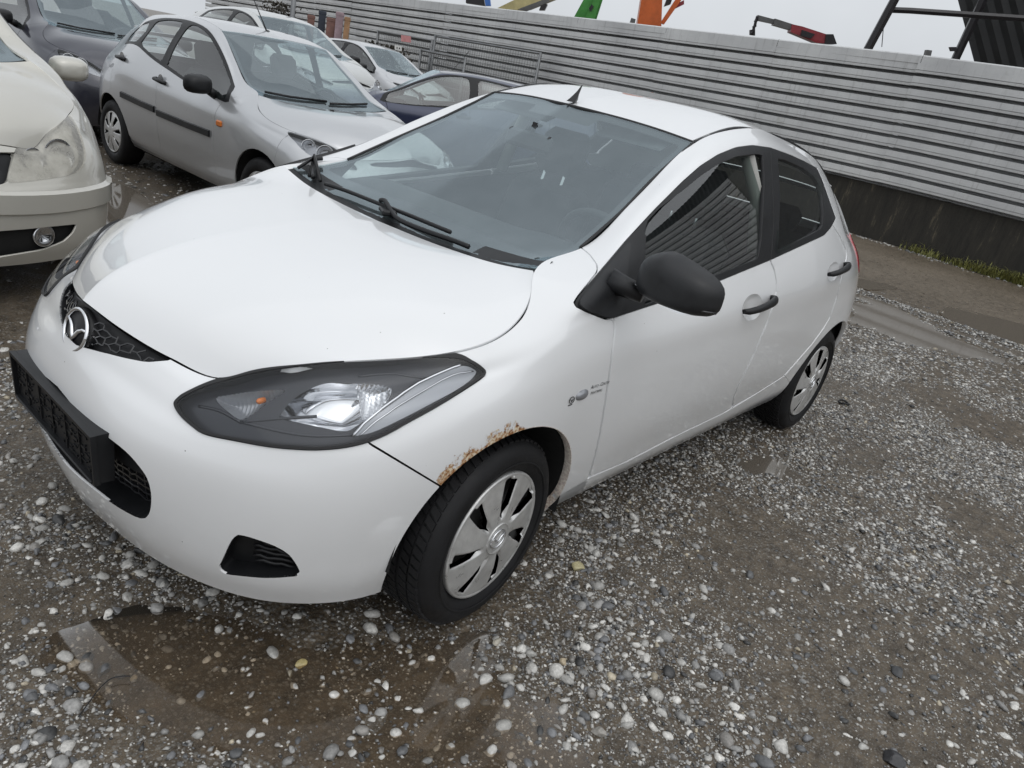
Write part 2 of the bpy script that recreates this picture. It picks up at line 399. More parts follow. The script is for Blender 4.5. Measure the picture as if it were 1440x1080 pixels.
def glass(name, tint=(.75, .82, .82), ior=1.5, rough=.0, boost=1.0, dust_haze=0.0, refl=(1, 1, 1), film=(.50, .55, .58)):
    """a thin pane: fresnel mirror over a tinted see-through, with a diffuse film for grime, clouding and painted sky haze"""
    m, nt, p, out = nmat(name); nt.nodes.remove(p)
    # Schlick fresnel of a two-sided thin pane, the same seen from either side
    ge = N(nt, 'NewGeometry'); dt = N(nt, 'VectorMath', operation='DOT_PRODUCT'); L(nt, ge.outputs['Normal'], dt.inputs[0]); L(nt, ge.outputs['Incoming'], dt.inputs[1])
    ab = N(nt, 'Math', operation='ABSOLUTE'); L(nt, dt.outputs['Value'], ab.inputs[0])
    om = N(nt, 'Math', operation='SUBTRACT', use_clamp=True); om.inputs[0].default_value = 1.0; L(nt, ab.outputs[0], om.inputs[1])
    pw = N(nt, 'Math', operation='POWER'); pw.inputs[1].default_value = 5.0; L(nt, om.outputs[0], pw.inputs[0])
    f0 = 2*((ior-1)/(ior+1))**2*boost
    fm = N(nt, 'Math', operation='MULTIPLY_ADD', use_clamp=True); fm.inputs[1].default_value = 1-f0; fm.inputs[2].default_value = f0; L(nt, pw.outputs[0], fm.inputs[0])
    tr = N(nt, 'BsdfTransparent'); tr.inputs[0].default_value = (*tint, 1)
    gl = N(nt, 'BsdfGlossy'); gl.inputs['Roughness'].default_value = rough; gl.inputs[0].default_value = (*refl, 1)
    mx = N(nt, 'MixShader'); L(nt, fm.outputs[0], mx.inputs[0]); L(nt, tr.outputs[0], mx.inputs[1]); L(nt, gl.outputs[0], mx.inputs[2])
    res = mx.outputs[0]
    if dust_haze > 0:
        tc = N(nt, 'TexCoord'); no = N(nt, 'TexNoise', i_Scale=9.0, i_Detail=8.0, i_Roughness=.7); L(nt, tc.outputs['Object'], no.inputs['Vector'])
        mr = N(nt, 'MapRange', i_From_Min=.35, i_From_Max=.75, i_To_Min=dust_haze*.5, i_To_Max=dust_haze*1.5); L(nt, no.outputs['Fac'], mr.inputs['Value'])
        df = N(nt, 'BsdfDiffuse'); df.inputs[0].default_value = (*film, 1)
        m2 = N(nt, 'MixShader'); L(nt, mr.outputs[0], m2.inputs[0]); L(nt, res, m2.inputs[1]); L(nt, df.outputs[0], m2.inputs[2]); res = m2.outputs[0]
    L(nt, res, out.inputs['Surface']); return m
M = {}
M['white'] = paint('white_paint', (.755, .765, .775), rough=.30, dirt=.34)
M['white_rust'] = paint('white_paint_rusty', (.755, .765, .775), rough=.30, dirt=.34, rust=True)
M['black'] = plain('black_plastic', (.010, .0105, .012), .42, spec=.35, bump=.12, bscale=900, var=.25, vscale=9)
M['mirror_black'] = plain('weathered_black_plastic', (.016, .017, .019), .48, spec=.4, bump=.15, bscale=700, var=.45, vscale=14)
M['gloss_black'] = plain('gloss_black', (.010, .010, .012), .18, coat=.5)
M['frit'] = plain('glass_border', (.020, .020, .023), .22)
M['rubber'] = plain('tyre_rubber', (.010, .010, .011), .62, spec=.3, bump=.35, bscale=260, var=.45, vscale=16)
M['seal'] = plain('rubber_seal', (.012, .012, .013), .6)
M['dark'] = plain('dark_cavity', (.010, .010, .010), .9)
M['under'] = plain('underbody', (.014, .013, .012), .9, var=.4)
M['chrome'] = plain('chrome', (.80, .81, .83), .07, metal=1.0)
M['reflector'] = plain('lamp_reflector', (.62, .63, .65), .06, metal=1.0)
M['bezel'] = plain('lamp_bezel', (.036, .038, .045), .26, metal=.35)
M['bezel_light'] = plain('lamp_grey', (.30, .31, .33), .3, metal=.5)
M['amber'] = plain('amber_bulb', (.60, .17, .03), .25)
M['cover'] = plain('wheel_cover_silver', (.60, .60, .59), .33, metal=.55, var=.22, vscale=22)
M['rim'] = plain('steel_rim', (.075, .075, .073), .6, var=.4)
M['windscreen'] = glass('windscreen_glass', (.80, .88, .875), 1.5, boost=2.4, dust_haze=.06, refl=(.82, .94, 1.0))  # bluish film and reflection tint paint the hazy sky reflection into the pane
M['sideglass'] = glass('side_glass', (.70, .77, .75), 1.52, boost=1.7, dust_haze=.008)
M['lens'] = glass('lamp_lens', (.95, .96, .97), 1.42, boost=.55, dust_haze=.003)
M['red'] = plain('red_lens', (.30, .010, .015), .12, coat=.6)
M['dash'] = plain('dashboard', (.030, .032, .034), .6, bump=.2, bscale=500)
M['seat'] = plain('seat_cloth', (.022, .023, .025), .9, var=.3, vscale=40)
M['trimgrey'] = plain('cabin_trim', (.30, .30, .28), .8)
M['visor'] = plain('sun_visor_vinyl', (.10, .105, .11), .8)
M['headliner'] = plain('headliner', (.42, .41, .39), .9)

# ------------------------------------------------------------------ the white hatchback: body surface tables
# x runs to the rear from the front axle, y < 0 is the car's left (visible) side, z up from the ground.
# one list per column (front centre -> corner -> side -> rear corner -> rear centre), eleven points from the
# bottom lip up: lip, lower, ..., belt line, mid glass, upper edge of the side glass, hood edge / roof rail
HC = [
 [(-.765,0,.200),(-.790,0,.270),(-.804,0,.360),(-.811,0,.460),(-.807,0,.550),(-.790,0,.620),(-.772,0,.668),(-.763,0,.700),(-.757,0,.722),(-.751,0,.743),(-.745,0,.762)],
 [(-.752,.16,.200),(-.780,.16,.270),(-.799,.16,.360),(-.807,.16,.460),(-.802,.16,.550),(-.781,.155,.620),(-.757,.15,.660),(-.745,.145,.686),(-.735,.142,.704),(-.725,.137,.720),(-.713,.13,.735)],
 [(-.730,.30,.200),(-.758,.30,.270),(-.778,.30,.360),(-.786,.30,.460),(-.780,.30,.545),(-.757,.296,.605),(-.727,.294,.642),(-.710,.292,.668),(-.696,.290,.686),(-.681,.288,.702),(-.665,.286,.714)],
 [(-.687,.445,.200),(-.708,.452,.270),(-.722,.457,.360),(-.726,.459,.460),(-.719,.459,.540),(-.702,.453,.592),(-.681,.447,.625),(-.664,.440,.652),(-.647,.430,.674),(-.628,.420,.692),(-.605,.41,.705)],
 [(-.562,.645,.200),(-.578,.662,.270),(-.584,.670,.360),(-.584,.673,.460),(-.577,.671,.540),(-.566,.660,.600),(-.556,.645,.645),(-.544,.622,.685),(-.530,.595,.714),(-.510,.558,.742),(-.485,.515,.762)],
 [(-.420,.735,.200),(-.430,.752,.270),(-.435,.762,.360),(-.436,.768,.460),(-.432,.767,.540),(-.426,.758,.605),(-.420,.742,.655),(-.416,.716,.698),(-.412,.681,.731),(-.409,.630,.758),(-.407,.560,.776)],
 [(-.255,.760,.200),(-.255,.787,.280),(-.255,.802,.370),(-.255,.811,.470),(-.254,.813,.560),(-.252,.805,.632),(-.250,.788,.690),(-.248,.760,.735),(-.247,.730,.760),(-.245,.692,.779),(-.244,.640,.792)],
 [(-.050,.760,.200),(-.050,.795,.280),(-.050,.818,.380),(-.052,.832,.490),(-.055,.838,.590),(-.060,.834,.672),(-.066,.820,.732),(-.072,.796,.774),(-.076,.776,.794),(-.080,.748,.811),(-.085,.712,.826)],
 [(.150,.757,.200),(.150,.793,.280),(.148,.816,.380),(.142,.831,.490),(.132,.839,.590),(.120,.838,.680),(.103,.830,.755),(.078,.811,.815),(.062,.794,.840),(.042,.766,.861),(.017,.730,.877)],
 [(.285,.752,.203),(.285,.787,.275),(.283,.810,.375),(.277,.825,.485),(.268,.834,.600),(.252,.836,.700),(.230,.828,.785),(.200,.806,.853),(.180,.790,.880),(.145,.756,.904),(.100,.700,.923)],
 [(.440,.750,.205),(.440,.784,.270),(.440,.807,.370),(.438,.823,.480),(.432,.832,.600),(.420,.834,.705),(.400,.826,.800),(.362,.795,.883),(.300,.785,.908),(.225,.755,.938),(.185,.627,.984)],
 [(.700,.746,.206),(.700,.782,.270),(.700,.806,.370),(.700,.825,.480),(.700,.835,.600),(.700,.837,.710),(.695,.829,.812),(.670,.790,.902),(.560,.752,.968),(.450,.698,1.026),(.440,.590,1.027)],
 [(.960,.745,.208),(.960,.781,.270),(.960,.805,.370),(.960,.826,.480),(.960,.836,.600),(.960,.838,.715),(.960,.830,.825),(.950,.787,.928),(.850,.735,1.020),(.645,.650,1.118),(.648,.567,1.128)],
 [(1.180,.745,.210),(1.180,.781,.272),(1.180,.805,.372),(1.180,.826,.482),(1.180,.836,.602),(1.180,.838,.720),(1.180,.829,.840),(1.170,.783,.955),(1.080,.710,1.095),(.880,.613,1.236),(.860,.530,1.236)],
 [(1.320,.745,.211),(1.320,.781,.273),(1.320,.805,.373),(1.320,.826,.484),(1.320,.836,.604),(1.320,.838,.724),(1.320,.828,.850),(1.320,.779,.975),(1.280,.690,1.175),(1.145,.582,1.337),(1.105,.500,1.362)],
 [(1.480,.745,.212),(1.480,.781,.275),(1.480,.805,.375),(1.480,.826,.486),(1.480,.836,.606),(1.480,.838,.728),(1.480,.827,.862),(1.480,.774,.997),(1.480,.682,1.205),(1.440,.568,1.388),(1.420,.492,1.435)],
 [(1.800,.745,.216),(1.800,.782,.280),(1.800,.806,.380),(1.800,.826,.492),(1.800,.836,.612),(1.800,.837,.738),(1.800,.824,.885),(1.800,.766,1.046),(1.800,.675,1.222),(1.800,.566,1.378),(1.820,.490,1.432)],
 [(2.130,.750,.222),(2.130,.790,.290),(2.130,.814,.392),(2.130,.829,.505),(2.130,.836,.625),(2.130,.835,.755),(2.130,.820,.915),(2.130,.742,1.105),(2.150,.650,1.225),(2.180,.556,1.334),(2.230,.476,1.388)],
 [(2.480,.752,.230),(2.480,.798,.300),(2.480,.824,.405),(2.480,.838,.520),(2.480,.841,.640),(2.480,.828,.775),(2.480,.788,.935),(2.480,.695,1.075),(2.500,.612,1.175),(2.530,.522,1.268),(2.560,.452,1.325)],
 [(2.740,.715,.250),(2.740,.770,.320),(2.740,.802,.420),(2.740,.810,.535),(2.740,.805,.650),(2.740,.785,.785),(2.740,.730,.930),(2.740,.640,1.035),(2.750,.572,1.115),(2.760,.500,1.200),(2.780,.430,1.258)],
 [(2.930,.600,.270),(2.950,.650,.340),(2.960,.685,.430),(2.965,.700,.540),(2.955,.700,.650),(2.940,.690,.780),(2.920,.660,.910),(2.905,.600,1.000),(2.900,.550,1.070),(2.895,.490,1.140),(2.890,.430,1.200)],
 [(3.010,.430,.270),(3.030,.460,.340),(3.045,.480,.430),(3.050,.490,.540),(3.040,.490,.650),(3.010,.480,.780),(2.985,.460,.910),(2.970,.430,1.000),(2.955,.400,1.070),(2.940,.360,1.140),(2.930,.320,1.200)],
 [(3.040,.280,.270),(3.060,.300,.340),(3.075,.310,.430),(3.080,.310,.540),(3.070,.310,.650),(3.040,.310,.780),(3.015,.300,.910),(2.995,.280,1.000),(2.980,.260,1.070),(2.960,.230,1.140),(2.945,.210,1.205)],
 [(3.050,.140,.270),(3.070,.150,.340),(3.085,.150,.430),(3.090,.150,.540),(3.080,.150,.650),(3.050,.150,.780),(3.025,.150,.910),(3.005,.140,1.000),(2.990,.130,1.070),(2.970,.120,1.140),(2.952,.105,1.208)],
 [(3.055,0,.270),(3.075,0,.340),(3.090,0,.430),(3.095,0,.540),(3.085,0,.650),(3.055,0,.780),(3.030,0,.910),(3.010,0,1.000),(2.995,0,1.070),(2.973,0,1.140),(2.955,0,1.210)],
]
HG = np.array(HC); HG[:, :, 1] *= -1
for c, px, py, y in ((4, 413, 515, -.53), (5, 470, 510, -.585), (6, 577, 505, -.665), (7, 672, 489, -.730)):   # hood edge traced from the photograph
    old = HG[c, 10].copy(); HG[c, 10] = at_y(px, py, y); HG[c, 9] += .5*(HG[c, 10]-old)
def symmetric_u(G, nu, nv, labels=None, **k):
    """extend the columns across both centre planes so the surface crosses them smoothly"""
    A = G[1:4][::-1].copy(); A[:, :, 1] *= -1; B = G[-4:-1][::-1].copy(); B[:, :, 1] *= -1
    E = np.concatenate([A, G, B]); n = len(G)
    P, ku, kv = grid_surface(E, (len(E)-1)*nu+1, nv, **k)
    s = slice(3*nu, 3*nu+(n-1)*nu+1); P = P[s]; P[0, :, 1] = 0; P[-1, :, 1] = 0
    ku = ku[s]-3
    if labels is not None: ku = np.interp(ku, np.arange(n), labels)
    return P, ku, kv
# one more column between 3 and 4, so that the hood edge can turn the corner above the headlamp
_E = np.concatenate([(HG[1:4][::-1])*np.array([1, -1, 1]), HG]); _t = chord(_E, 0); _mid = spline_c2(_E, _t, np.array([(_t[6]+_t[7])/2]))[0]
_old = _mid[10].copy(); _mid[10] = at_y(357, 522.5, -.463); _mid[9] += .45*(_mid[10]-_old); _mid[8] += .15*(_mid[10]-_old)
HX = np.concatenate([HG[:4], _mid[None], HG[4:]]); HL = np.concatenate([np.arange(4), [3.5], np.arange(4, len(HG))]).astype(float)
WP, wku, wkv = symmetric_u(HX, 9, 121, labels=HL, smooth=2)
WRAP = grid_mesh(WP, wku, wkv)
FP, fku, fkv = symmetric_u(HX, 30, 301, labels=HL, smooth=4)     # finer sampling of the same surface for lamps and handle bowls

# ------------------------------------------------------------------ the white hatchback: panels
HERO = tag(empty('hatchback_car'), 'white five-door hatchback with rust above its front wheel arch and an empty black plate holder', 'car')
GAP = .0030
def px_sd(Mv, poly, n=0, closed=True):
    """signed distance to an outline seen in the photograph, in metres on the surface"""
    q, z = to_px(Mv[:, :3]); p = smooth_poly(poly, n) if n else np.asarray(poly, float)
    return sd_poly(q, p)*z/CAM_F
def xz_circ(Mv, c, R): return np.hypot(Mv[:, 0]-c[0], Mv[:, 2]-c[1])-R
LAMP_ = [(245,568),(252,558),(263,551),(285,541),(320,531),(363,520),(413,512),(470,506),(510,502),(577,499),(640,500),(663,507),(678,516),(683,523),(678,532),(643,555),(610,575),(577,593),(545,611),(518,622),(490,629),(460,632.5),(430,633),(380,629),(330,620),(288,611),(268,598),(252,583)]
LAMP = [(x, y-(9*min(1, max(0, (x-300)/70))*min(1, max(0, (668-x)/70)) if y < 540 else 0)) for x, y in LAMP_]      # the hood edge itself closes the lens at the top
BUMPER = [(518,623),(619,684),(600,760),(600,1000),(-600,1000),(-600,100),(60,200),(200,440),(400,470),(560,470)]
FENDER = [(518,623),(619,684),(640,900),(800,760),(822,688),(828,672),(837,640),(843,613),(848,585),(853,553),(859,510),(862.5,480),(864.5,462),(864,453),(860,449),(850,448),(825,438),(811,431),(807.5,426),(811,419),(843,378),(838,369),(830,358),(818,348),(780,320),(700,400),(640,480),(560,480),(500,590)]
DLO = [(807.5,426),(812,418),(880,338),(920,295),(960,255),(985,233),(1010,217),(1035,207),(1058,204),(1083,207.5),(1110,217),(1132,227),(1149,236.5),(1156,252),(1175.5,307),(1168,321),(1159,331),(1083,366),(1010,396),(930,425),(862,447.5),(850,448),(825,438.5),(811,432)]
FDOOR = [(864,452),(864.5,462),(862.5,480),(859,510),(853,553),(848,585),(843,613),(837,640),(828,672),(880,650),(947,615),(1020,580),(1030,573),(1031,560),(1037,545),(1060,498),(1080,450),(1088,427),(1092,410),(1092,397),(1089,380),(1083,366),(1083,340),(1000,340),(862,440)]
RDOOR = [(1083,366),(1089,380),(1092,397),(1092,410),(1088,427),(1080,450),(1060,498),(1037,545),(1031,560),(1030,573),(1060,556),(1100,532),(1142,484),(1158,462),(1167,447),(1177,417),(1185,383),(1191,362),(1190,352),(1181,332),(1172,318),(1160,300),(1083,340)]
SILL = [(775,715),(784,698),(800,689),(828,672),(880,650),(947,615),(1020,580),(1060,556),(1104,528),(1150,600),(1000,640),(800,760)]
W0 = WRAP
# round off the lower sill and arch, then cut the zones
ar_f = lambda V: -xz_circ(V, (.002, .2865), .3456)
ar_r = lambda V: -xz_circ(V, (2.490, .2945), .343)
def uv(V, u0, u1): return np.maximum(u0-V[:, 6], V[:, 6]-u1)*.15
W0 = clip(W0, ar_f(W0[0])); W0 = clip(W0, ar_r(W0[0]))
FRONT = clip(W0, W0[0][:, 6]-13.0)
MID = clip(clip(W0, W0[0][:, 6]-20.0), 5-clip(W0, W0[0][:, 6]-20.0)[0][:, 6])
def zone(Mz, *fs):
    for f in fs: Mz = clip(Mz, f(Mz[0]))
    return Mz
inn = lambda poly, g=GAP, n=0: (lambda V: px_sd(V, poly, n)+g)
out = lambda poly, g=GAP, n=0: (lambda V: g-px_sd(V, poly, n))
bump0 = zone(FRONT, lambda V: V[:, 6]-8.5, inn(BUMPER, .0022), out(LAMP, .001, 4))
# openings in the bumper
GRILLE = [(96,396),(93.5,415),(94,432),(98,455),(108,478),(117,490),(130,492.5),(150,500),(175,506),(200,508.5),(222,507),(237,503),(243,496),(200,474),(142,439),(108,405),(97,388)]
def yz(V): return V[:, [1, 2]]
GR_YZ = [(.02, .665), (-.03, .663), (-.06, .668), (-.10, .676), (-.15, .684), (-.20, .690), (-.25, .697), (-.289, .712), (-.30, .80), (.02, .85)]
LOW_YZ = smooth_poly([(.08, .335), (-.20, .335), (-.30, .337), (-.352, .342), (-.378, .362), (-.392, .40), (-.392, .448), (-.37, .486), (-.30, .520), (-.15, .530), (.08, .530)], 5)
FOG = [(308,798),(311,790),(322,766),(329,756),(338,752),(377,764),(400,775),(410,784),(418,796),(423,807.5),(421,810),(377,813),(338,810),(315,806.5)]
f_gr = lambda V: sd_poly(yz(V), GR_YZ)
f_lo = lambda V: sd_poly(yz(V), LOW_YZ)
bumper = zone(bump0, lambda V: .0-f_gr(V), lambda V: -f_lo(V), out(FOG, 0, 3))
panel('front_bumper', bumper, M['white'], HERO, .006, both=True)
# recessed liners behind the openings
def recess(name, f_in, depth, mat, both=True):
    s = zone(bump0, f_in); X = s[0].copy()
    return panel(name, (X, s[1]), mat, HERO, 0, offset=-depth, both=both)
grille_back = recess('grille', f_gr, .022, M['black'])
lower_back = recess('lower_grille', f_lo, .075, M['dark'])
def wall(name, Mz, mat, depth, mirror=False, both=False, parent=None):
    """inner side walls of an opening"""
    V, F = Mz; X = V[:, :3]; Nn = V[:, 3:6]
    E = boundary(F); E = E[~((np.abs(X[E[:, 0], 1]) < 1e-4) & (np.abs(X[E[:, 1], 1]) < 1e-4))]
    a, b = E[:, 0], E[:, 1]; m = len(E)
    R = np.concatenate([X[a], X[b], X[b]-Nn[b]*depth, X[a]-Nn[a]*depth]); i = np.arange(m)
    F2 = np.concatenate([np.stack([i, i+m, i+3*m], 1), np.stack([i+m, i+2*m, i+3*m], 1)])
    if both:
        R2 = R*np.array([1, -1, 1]); F2 = np.concatenate([F2, F2[:, ::-1]+len(R)]); R = np.concatenate([R, R2])
    if mirror: R = R*np.array([1, -1, 1]); F2 = F2[:, ::-1]
    return mesh_obj(name, R, F2, mat, parent or HERO)
wall('grille_surround', zone(bump0, f_gr), M['black'], .024, both=True)
wall('lower_grille_surround', zone(bump0, f_lo), M['black'], .078, both=True)
fog = zone(bump0, inn(FOG, 0, 3))
for mr in (False, True):
    wall('fog_recess', fog, M['black'], .05, mirror=mr); panel('fog_blank', fog, M['black'], HERO, 0, mirror=mr, offset=-.045)
# fender, doors, sill, remaining side
fender = zone(FRONT, lambda V: 3.5-V[:, 6], inn(FENDER), out(LAMP, .001, 4))
sill = zone(MID, lambda V: 8.3-V[:, 6], lambda V: V[:, 6]-19.2, inn(SILL, .001))
dlo = zone(MID, lambda V: 9.2-V[:, 6], lambda V: 6.4-V[:, 7], inn(DLO, .001, 0))
fdoor = zone(MID, inn(FDOOR), out(DLO, .0012), out(SILL, .002), lambda V: 8.5-V[:, 6])
rdoor = zone(MID, inn(RDOOR), out(DLO, .0012), out(SILL, .002), lambda V: 11.5-V[:, 6])
def ellipse(cx, cy, a, b, ang, n=40):
    t = np.linspace(0, 2*math.pi, n, endpoint=False); c, s_ = math.cos(ang), math.sin(ang)
    return [(cx+a*math.cos(k)*c-b*math.sin(k)*s_, cy+a*math.cos(k)*s_+b*math.sin(k)*c) for k in t]
BOWL = {'fd': ellipse(1058, 432, 13.5, 19.5, .35), 'rd': ellipse(1171.5, 382, 7.5, 14.5, .30)}
_bi = (fku > 12.5) & (fku < 18.6); _bj = (fkv > 4.2) & (fkv < 7.2)
FINE_SIDE = grid_mesh(FP[_bi][:, _bj], fku[_bi], fkv[_bj])
bowls = {}
for k_ in BOWL:
    b_ = zone(FINE_SIDE, inn(BOWL[k_], 0)); V_ = b_[0].copy(); s_ = np.clip(-px_sd(V_, BOWL[k_])/.034, 0, 1); V_[:, :3] -= V_[:, 3:6]*(.024*(1-(1-s_)**2))[:, None]
    a_, c_, d_ = V_[b_[1][:, 0], :3], V_[b_[1][:, 1], :3], V_[b_[1][:, 2], :3]; fn = np.cross(c_-a_, d_-a_); vn = np.zeros((len(V_), 3))
    for j_ in range(3): np.add.at(vn, b_[1][:, j_], fn)
    V_[:, 3:6] = vn/(np.linalg.norm(vn, axis=1, keepdims=True)+1e-12); bowls[k_] = (V_, b_[1])
fdoor0, rdoor0 = fdoor, rdoor
fdoor = zone(fdoor, out(BOWL['fd'], 0)); rdoor = zone(rdoor, out(BOWL['rd'], 0))
lower_side = clip(W0, 8.2-W0[0][:, 6])
rest = zone(clip(lower_side, lower_side[0][:, 6]-19.4), out(FENDER, .001), out(DLO, .0012), out(FDOOR, .0015), out(RDOOR, .0015), out(SILL, .001))
TL = lambda V: (np.sqrt(((V[:, 0]-2.85)/.115)**2+((V[:, 1]+.68)/.16)**2+((V[:, 2]-.93)/.10)**2)-1)*.1
rest_a = zone(rest, lambda V: -TL(V)); tail = zone(rest, TL)
back_end = clip(W0, 19.42-W0[0][:, 6])
tail_b = zone(back_end, TL); back_end = zone(back_end, lambda V: -TL(V))
RWIN = lambda V: np.maximum(np.maximum(20.55-V[:, 6], 0)*.2-.0, np.maximum(7.25-V[:, 7], V[:, 7]-9.7)*.07)+np.where(V[:, 6] < 20.55, .001, 0)
tg_ = panel('tailgate', zone(back_end, lambda V: -RWIN(V)), M['white'], HERO, .015, both=True)
panel('rear_window', zone(back_end, RWIN), M['sideglass'], tg_, 0, both=True, offset=-.006)
PAINTED = {}
for mr in (False, True):
    s = 'left' if not mr else 'right'
    PAINTED[s, 'fender'] = panel('front_fender', fender, M['white_rust'] if not mr else M['white'], HERO, .026, mirror=mr)
    PAINTED[s, 'fd'] = panel('front_door', fdoor, M['white'], HERO, .026, mirror=mr)
    PAINTED[s, 'rd'] = panel('rear_door', rdoor, M['white'], HERO, .026, mirror=mr)
    panel('handle_bowl', bowls['fd'], M['white'], PAINTED[s, 'fd'], 0, mirror=mr); panel('handle_bowl', bowls['rd'], M['white'], PAINTED[s, 'rd'], 0, mirror=mr)
    panel('side_frame', rest_a, M['white'], HERO, .02, mirror=mr)
    panel('side_sill', sill, M['white'], HERO, .02, mirror=mr)
    panel('tail_lamp', tail_b, M['red'], HERO, .01, mirror=mr, offset=.004)
    panel('tail_lamp', tail, M['red'], HERO, .01, mirror=mr, offset=.004)
tag(PAINTED['left', 'fender'], 'white front fender with flaking orange rust along the arch and a dealer sticker')
# window band: trim, glass
FG = [(909,312),(927,293),(960,268),(985,247.5),(1010,231),(1035,220),(1060,216.5),(1072,217.5),(1074.5,235),(1075,262),(1071,335),(1066,364),(1010,386),(940,415),(906,430),(906,390)]
RG = [(1093,222),(1105,225.5),(1127,235.5),(1143,247),(1151,259),(1156,280),(1158,300),(1157,320),(1142,329),(1093,353),(1095,330),(1097,277),(1095,240)]
BP = [(1083.5,150),(1083.5,208),(1086,260),(1088,310),(1084,366),(1084,450),(2000,450),(2000,150)]
def smooth_glass(Mz):
    """drop-glass is an even cylinder: replace the surface by its best quadratic"""
    V = Mz[0].copy(); x, z = V[:, 0]-1.4, V[:, 2]-1.15; A = np.stack([np.ones_like(x), x, z, x*x*.999, x*z, z*z], 1)
    c = np.linalg.lstsq(A, V[:, 1], rcond=None)[0]; c[5] = min(max(c[5], .10), .28); c[3] = min(max(c[3], .0), .04)
    r_ = V[:, 1]-A[:, 3]*c[3]-A[:, 5]*c[5]; B = A[:, [0, 1, 2]]; d = np.linalg.lstsq(B, r_, rcond=None)[0]; c = np.array([d[0], d[1], d[2], c[3], 0, c[5]])
    V[:, 1] = A@c; nx = c[1]+2*c[3]*x; nz = c[2]+2*c[5]*z; n_ = np.stack([nx, -np.ones_like(x), nz], 1); V[:, 3:6] = n_/np.linalg.norm(n_, axis=1, keepdims=True); return V, Mz[1]
for mr in (False, True):
    s = 'left' if not mr else 'right'
    tf = zone(dlo, out(BP, .001), out(FG, 0)); tr = zone(dlo, inn(BP, .001), out(RG, 0))
    panel('window_trim', tf, M['black'], PAINTED[s, 'fd'], .016, mirror=mr, offset=.001)
    panel('window_trim', tr, M['black'], PAINTED[s, 'rd'], .016, mirror=mr, offset=.001)
    panel('window', smooth_glass(zone(dlo, inn(FG, -.008))), M['sideglass'], PAINTED[s, 'fd'], 0, mirror=mr, offset=-.010)
    panel('window', smooth_glass(zone(dlo, inn(RG, -.008))), M['sideglass'], PAINTED[s, 'rd'], 0, mirror=mr, offset=-.006)
# inner shell and underbody so no light leaks through the gaps
shell = clip(W0, np.where(W0[0][:, 6] < 10.0, W0[0][:, 7]-9.93, W0[0][:, 7]-6.75)); shell = zone(shell, out(LAMP, -.004, 4))
shell = (lambda S: zone(S, lambda V: -f_lo(V), lambda V: -f_gr(V), lambda V: np.where(V[:, 6] < 6, -px_sd(V, FOG, 3), -1)))(shell)
panel('inner_shell', shell, M['dark'], HERO, 0, offset=-.024, both=True)

# ------------------------------------------------------------------ hood, windscreen, roof
def coons(c_front, c_rear, c_mid, c_side, nu, nv, crown=0.0, corner=False):
    """patch between the centre line (c_mid) and the side edge (c_side); each curve is a point list"""
    def samp(P, n):
        P = np.asarray(P, float); t = np.concatenate([[0], np.cumsum(np.linalg.norm(np.diff(P, axis=0), axis=1))])
        return spline_c2(P, t, np.linspace(0, t[-1], n))
    def samp_cr(P, n):
        P = np.asarray(P, float); t = np.concatenate([[0], np.cumsum(np.linalg.norm(np.diff(P, axis=0), axis=1))])
        return spline_cr(P, t, np.linspace(0, t[-1], n))
    a, b, c, d = (samp_cr(c_front, nu) if corner else samp(c_front, nu)), samp(c_rear, nu), samp(c_mid, nv), samp(c_side, nv)
    s = np.linspace(0, 1, nu)[:, None, None]; t = np.linspace(0, 1, nv)[None, :, None]
    P = (1-t)*a[:, None]+t*b[:, None]+(1-s)*c[None]+s*d[None]-((1-s)*(1-t)*a[0]+s*(1-t)*a[-1]+(1-s)*t*b[0]+s*t*b[-1])
    if crown: P[:, :, 2] += crown*(1-s[:, :, 0]**2)*0+crown*4*(t*(1-t))[:, :, 0]*(1-s[:, :, 0]**2)
    P[0, :, 1] = 0
    return P
def patch(P, flip=False):
    nu, nv = P.shape[:2]; return grid_mesh(P, np.linspace(0, 1, nu), np.linspace(0, 1, nv), flip)
rail = HG[:, 10]
front_edge = [HX[i, 10] for i in range(6)]
side_edge = [rail[i] for i in range(4, 11)]
cowl = [at_y(530, 310, 0), at_y(571, 327, -.13), at_y(612, 343, -.265), at_y(655, 358, -.39), at_y(697, 370.5, -.495), at_y(728, 377, -.57), rail[10]]
hood_mid = [rail[0], (-.705, 0, .806), (-.62, 0, .856), (-.48, 0, .902), (-.30, 0, .936), (-.08, 0, .955), cowl[0]]
HP = coons(front_edge, cowl, hood_mid, side_edge, 41, 61, corner=True)
# flat across the middle, rolling over quickly towards the side edges
_s = np.linspace(0, 1, 41)[:, None]; _t = np.linspace(0, 1, 61)[None]
_z0 = HP[-1, :, 2][None]+(HP[0, :, 2]-HP[-1, :, 2])[None]*(1-_s**4.2)
HP[:, :, 2] = _z0+(1-_t)**3.0*(HP[:, :1, 2]-_z0[:, :1])+_t**4*(HP[:, -1:, 2]-_z0[:, -1:])
for _ in range(6):
    Q = HP.copy(); Q[1:-1, 1:-1] += .2*(HP[2:, 1:-1]+HP[:-2, 1:-1]+HP[1:-1, 2:]+HP[1:-1, :-2]-4*HP[1:-1, 1:-1]); HP = Q
hoodM = patch(HP)
hoodM = clip(hoodM, np.maximum(hoodM[0][:, 6]-1+.0085, .0045-hoodM[0][:, 7]))
hood = panel('hood', hoodM, M['white'], HERO, .016, both=True)
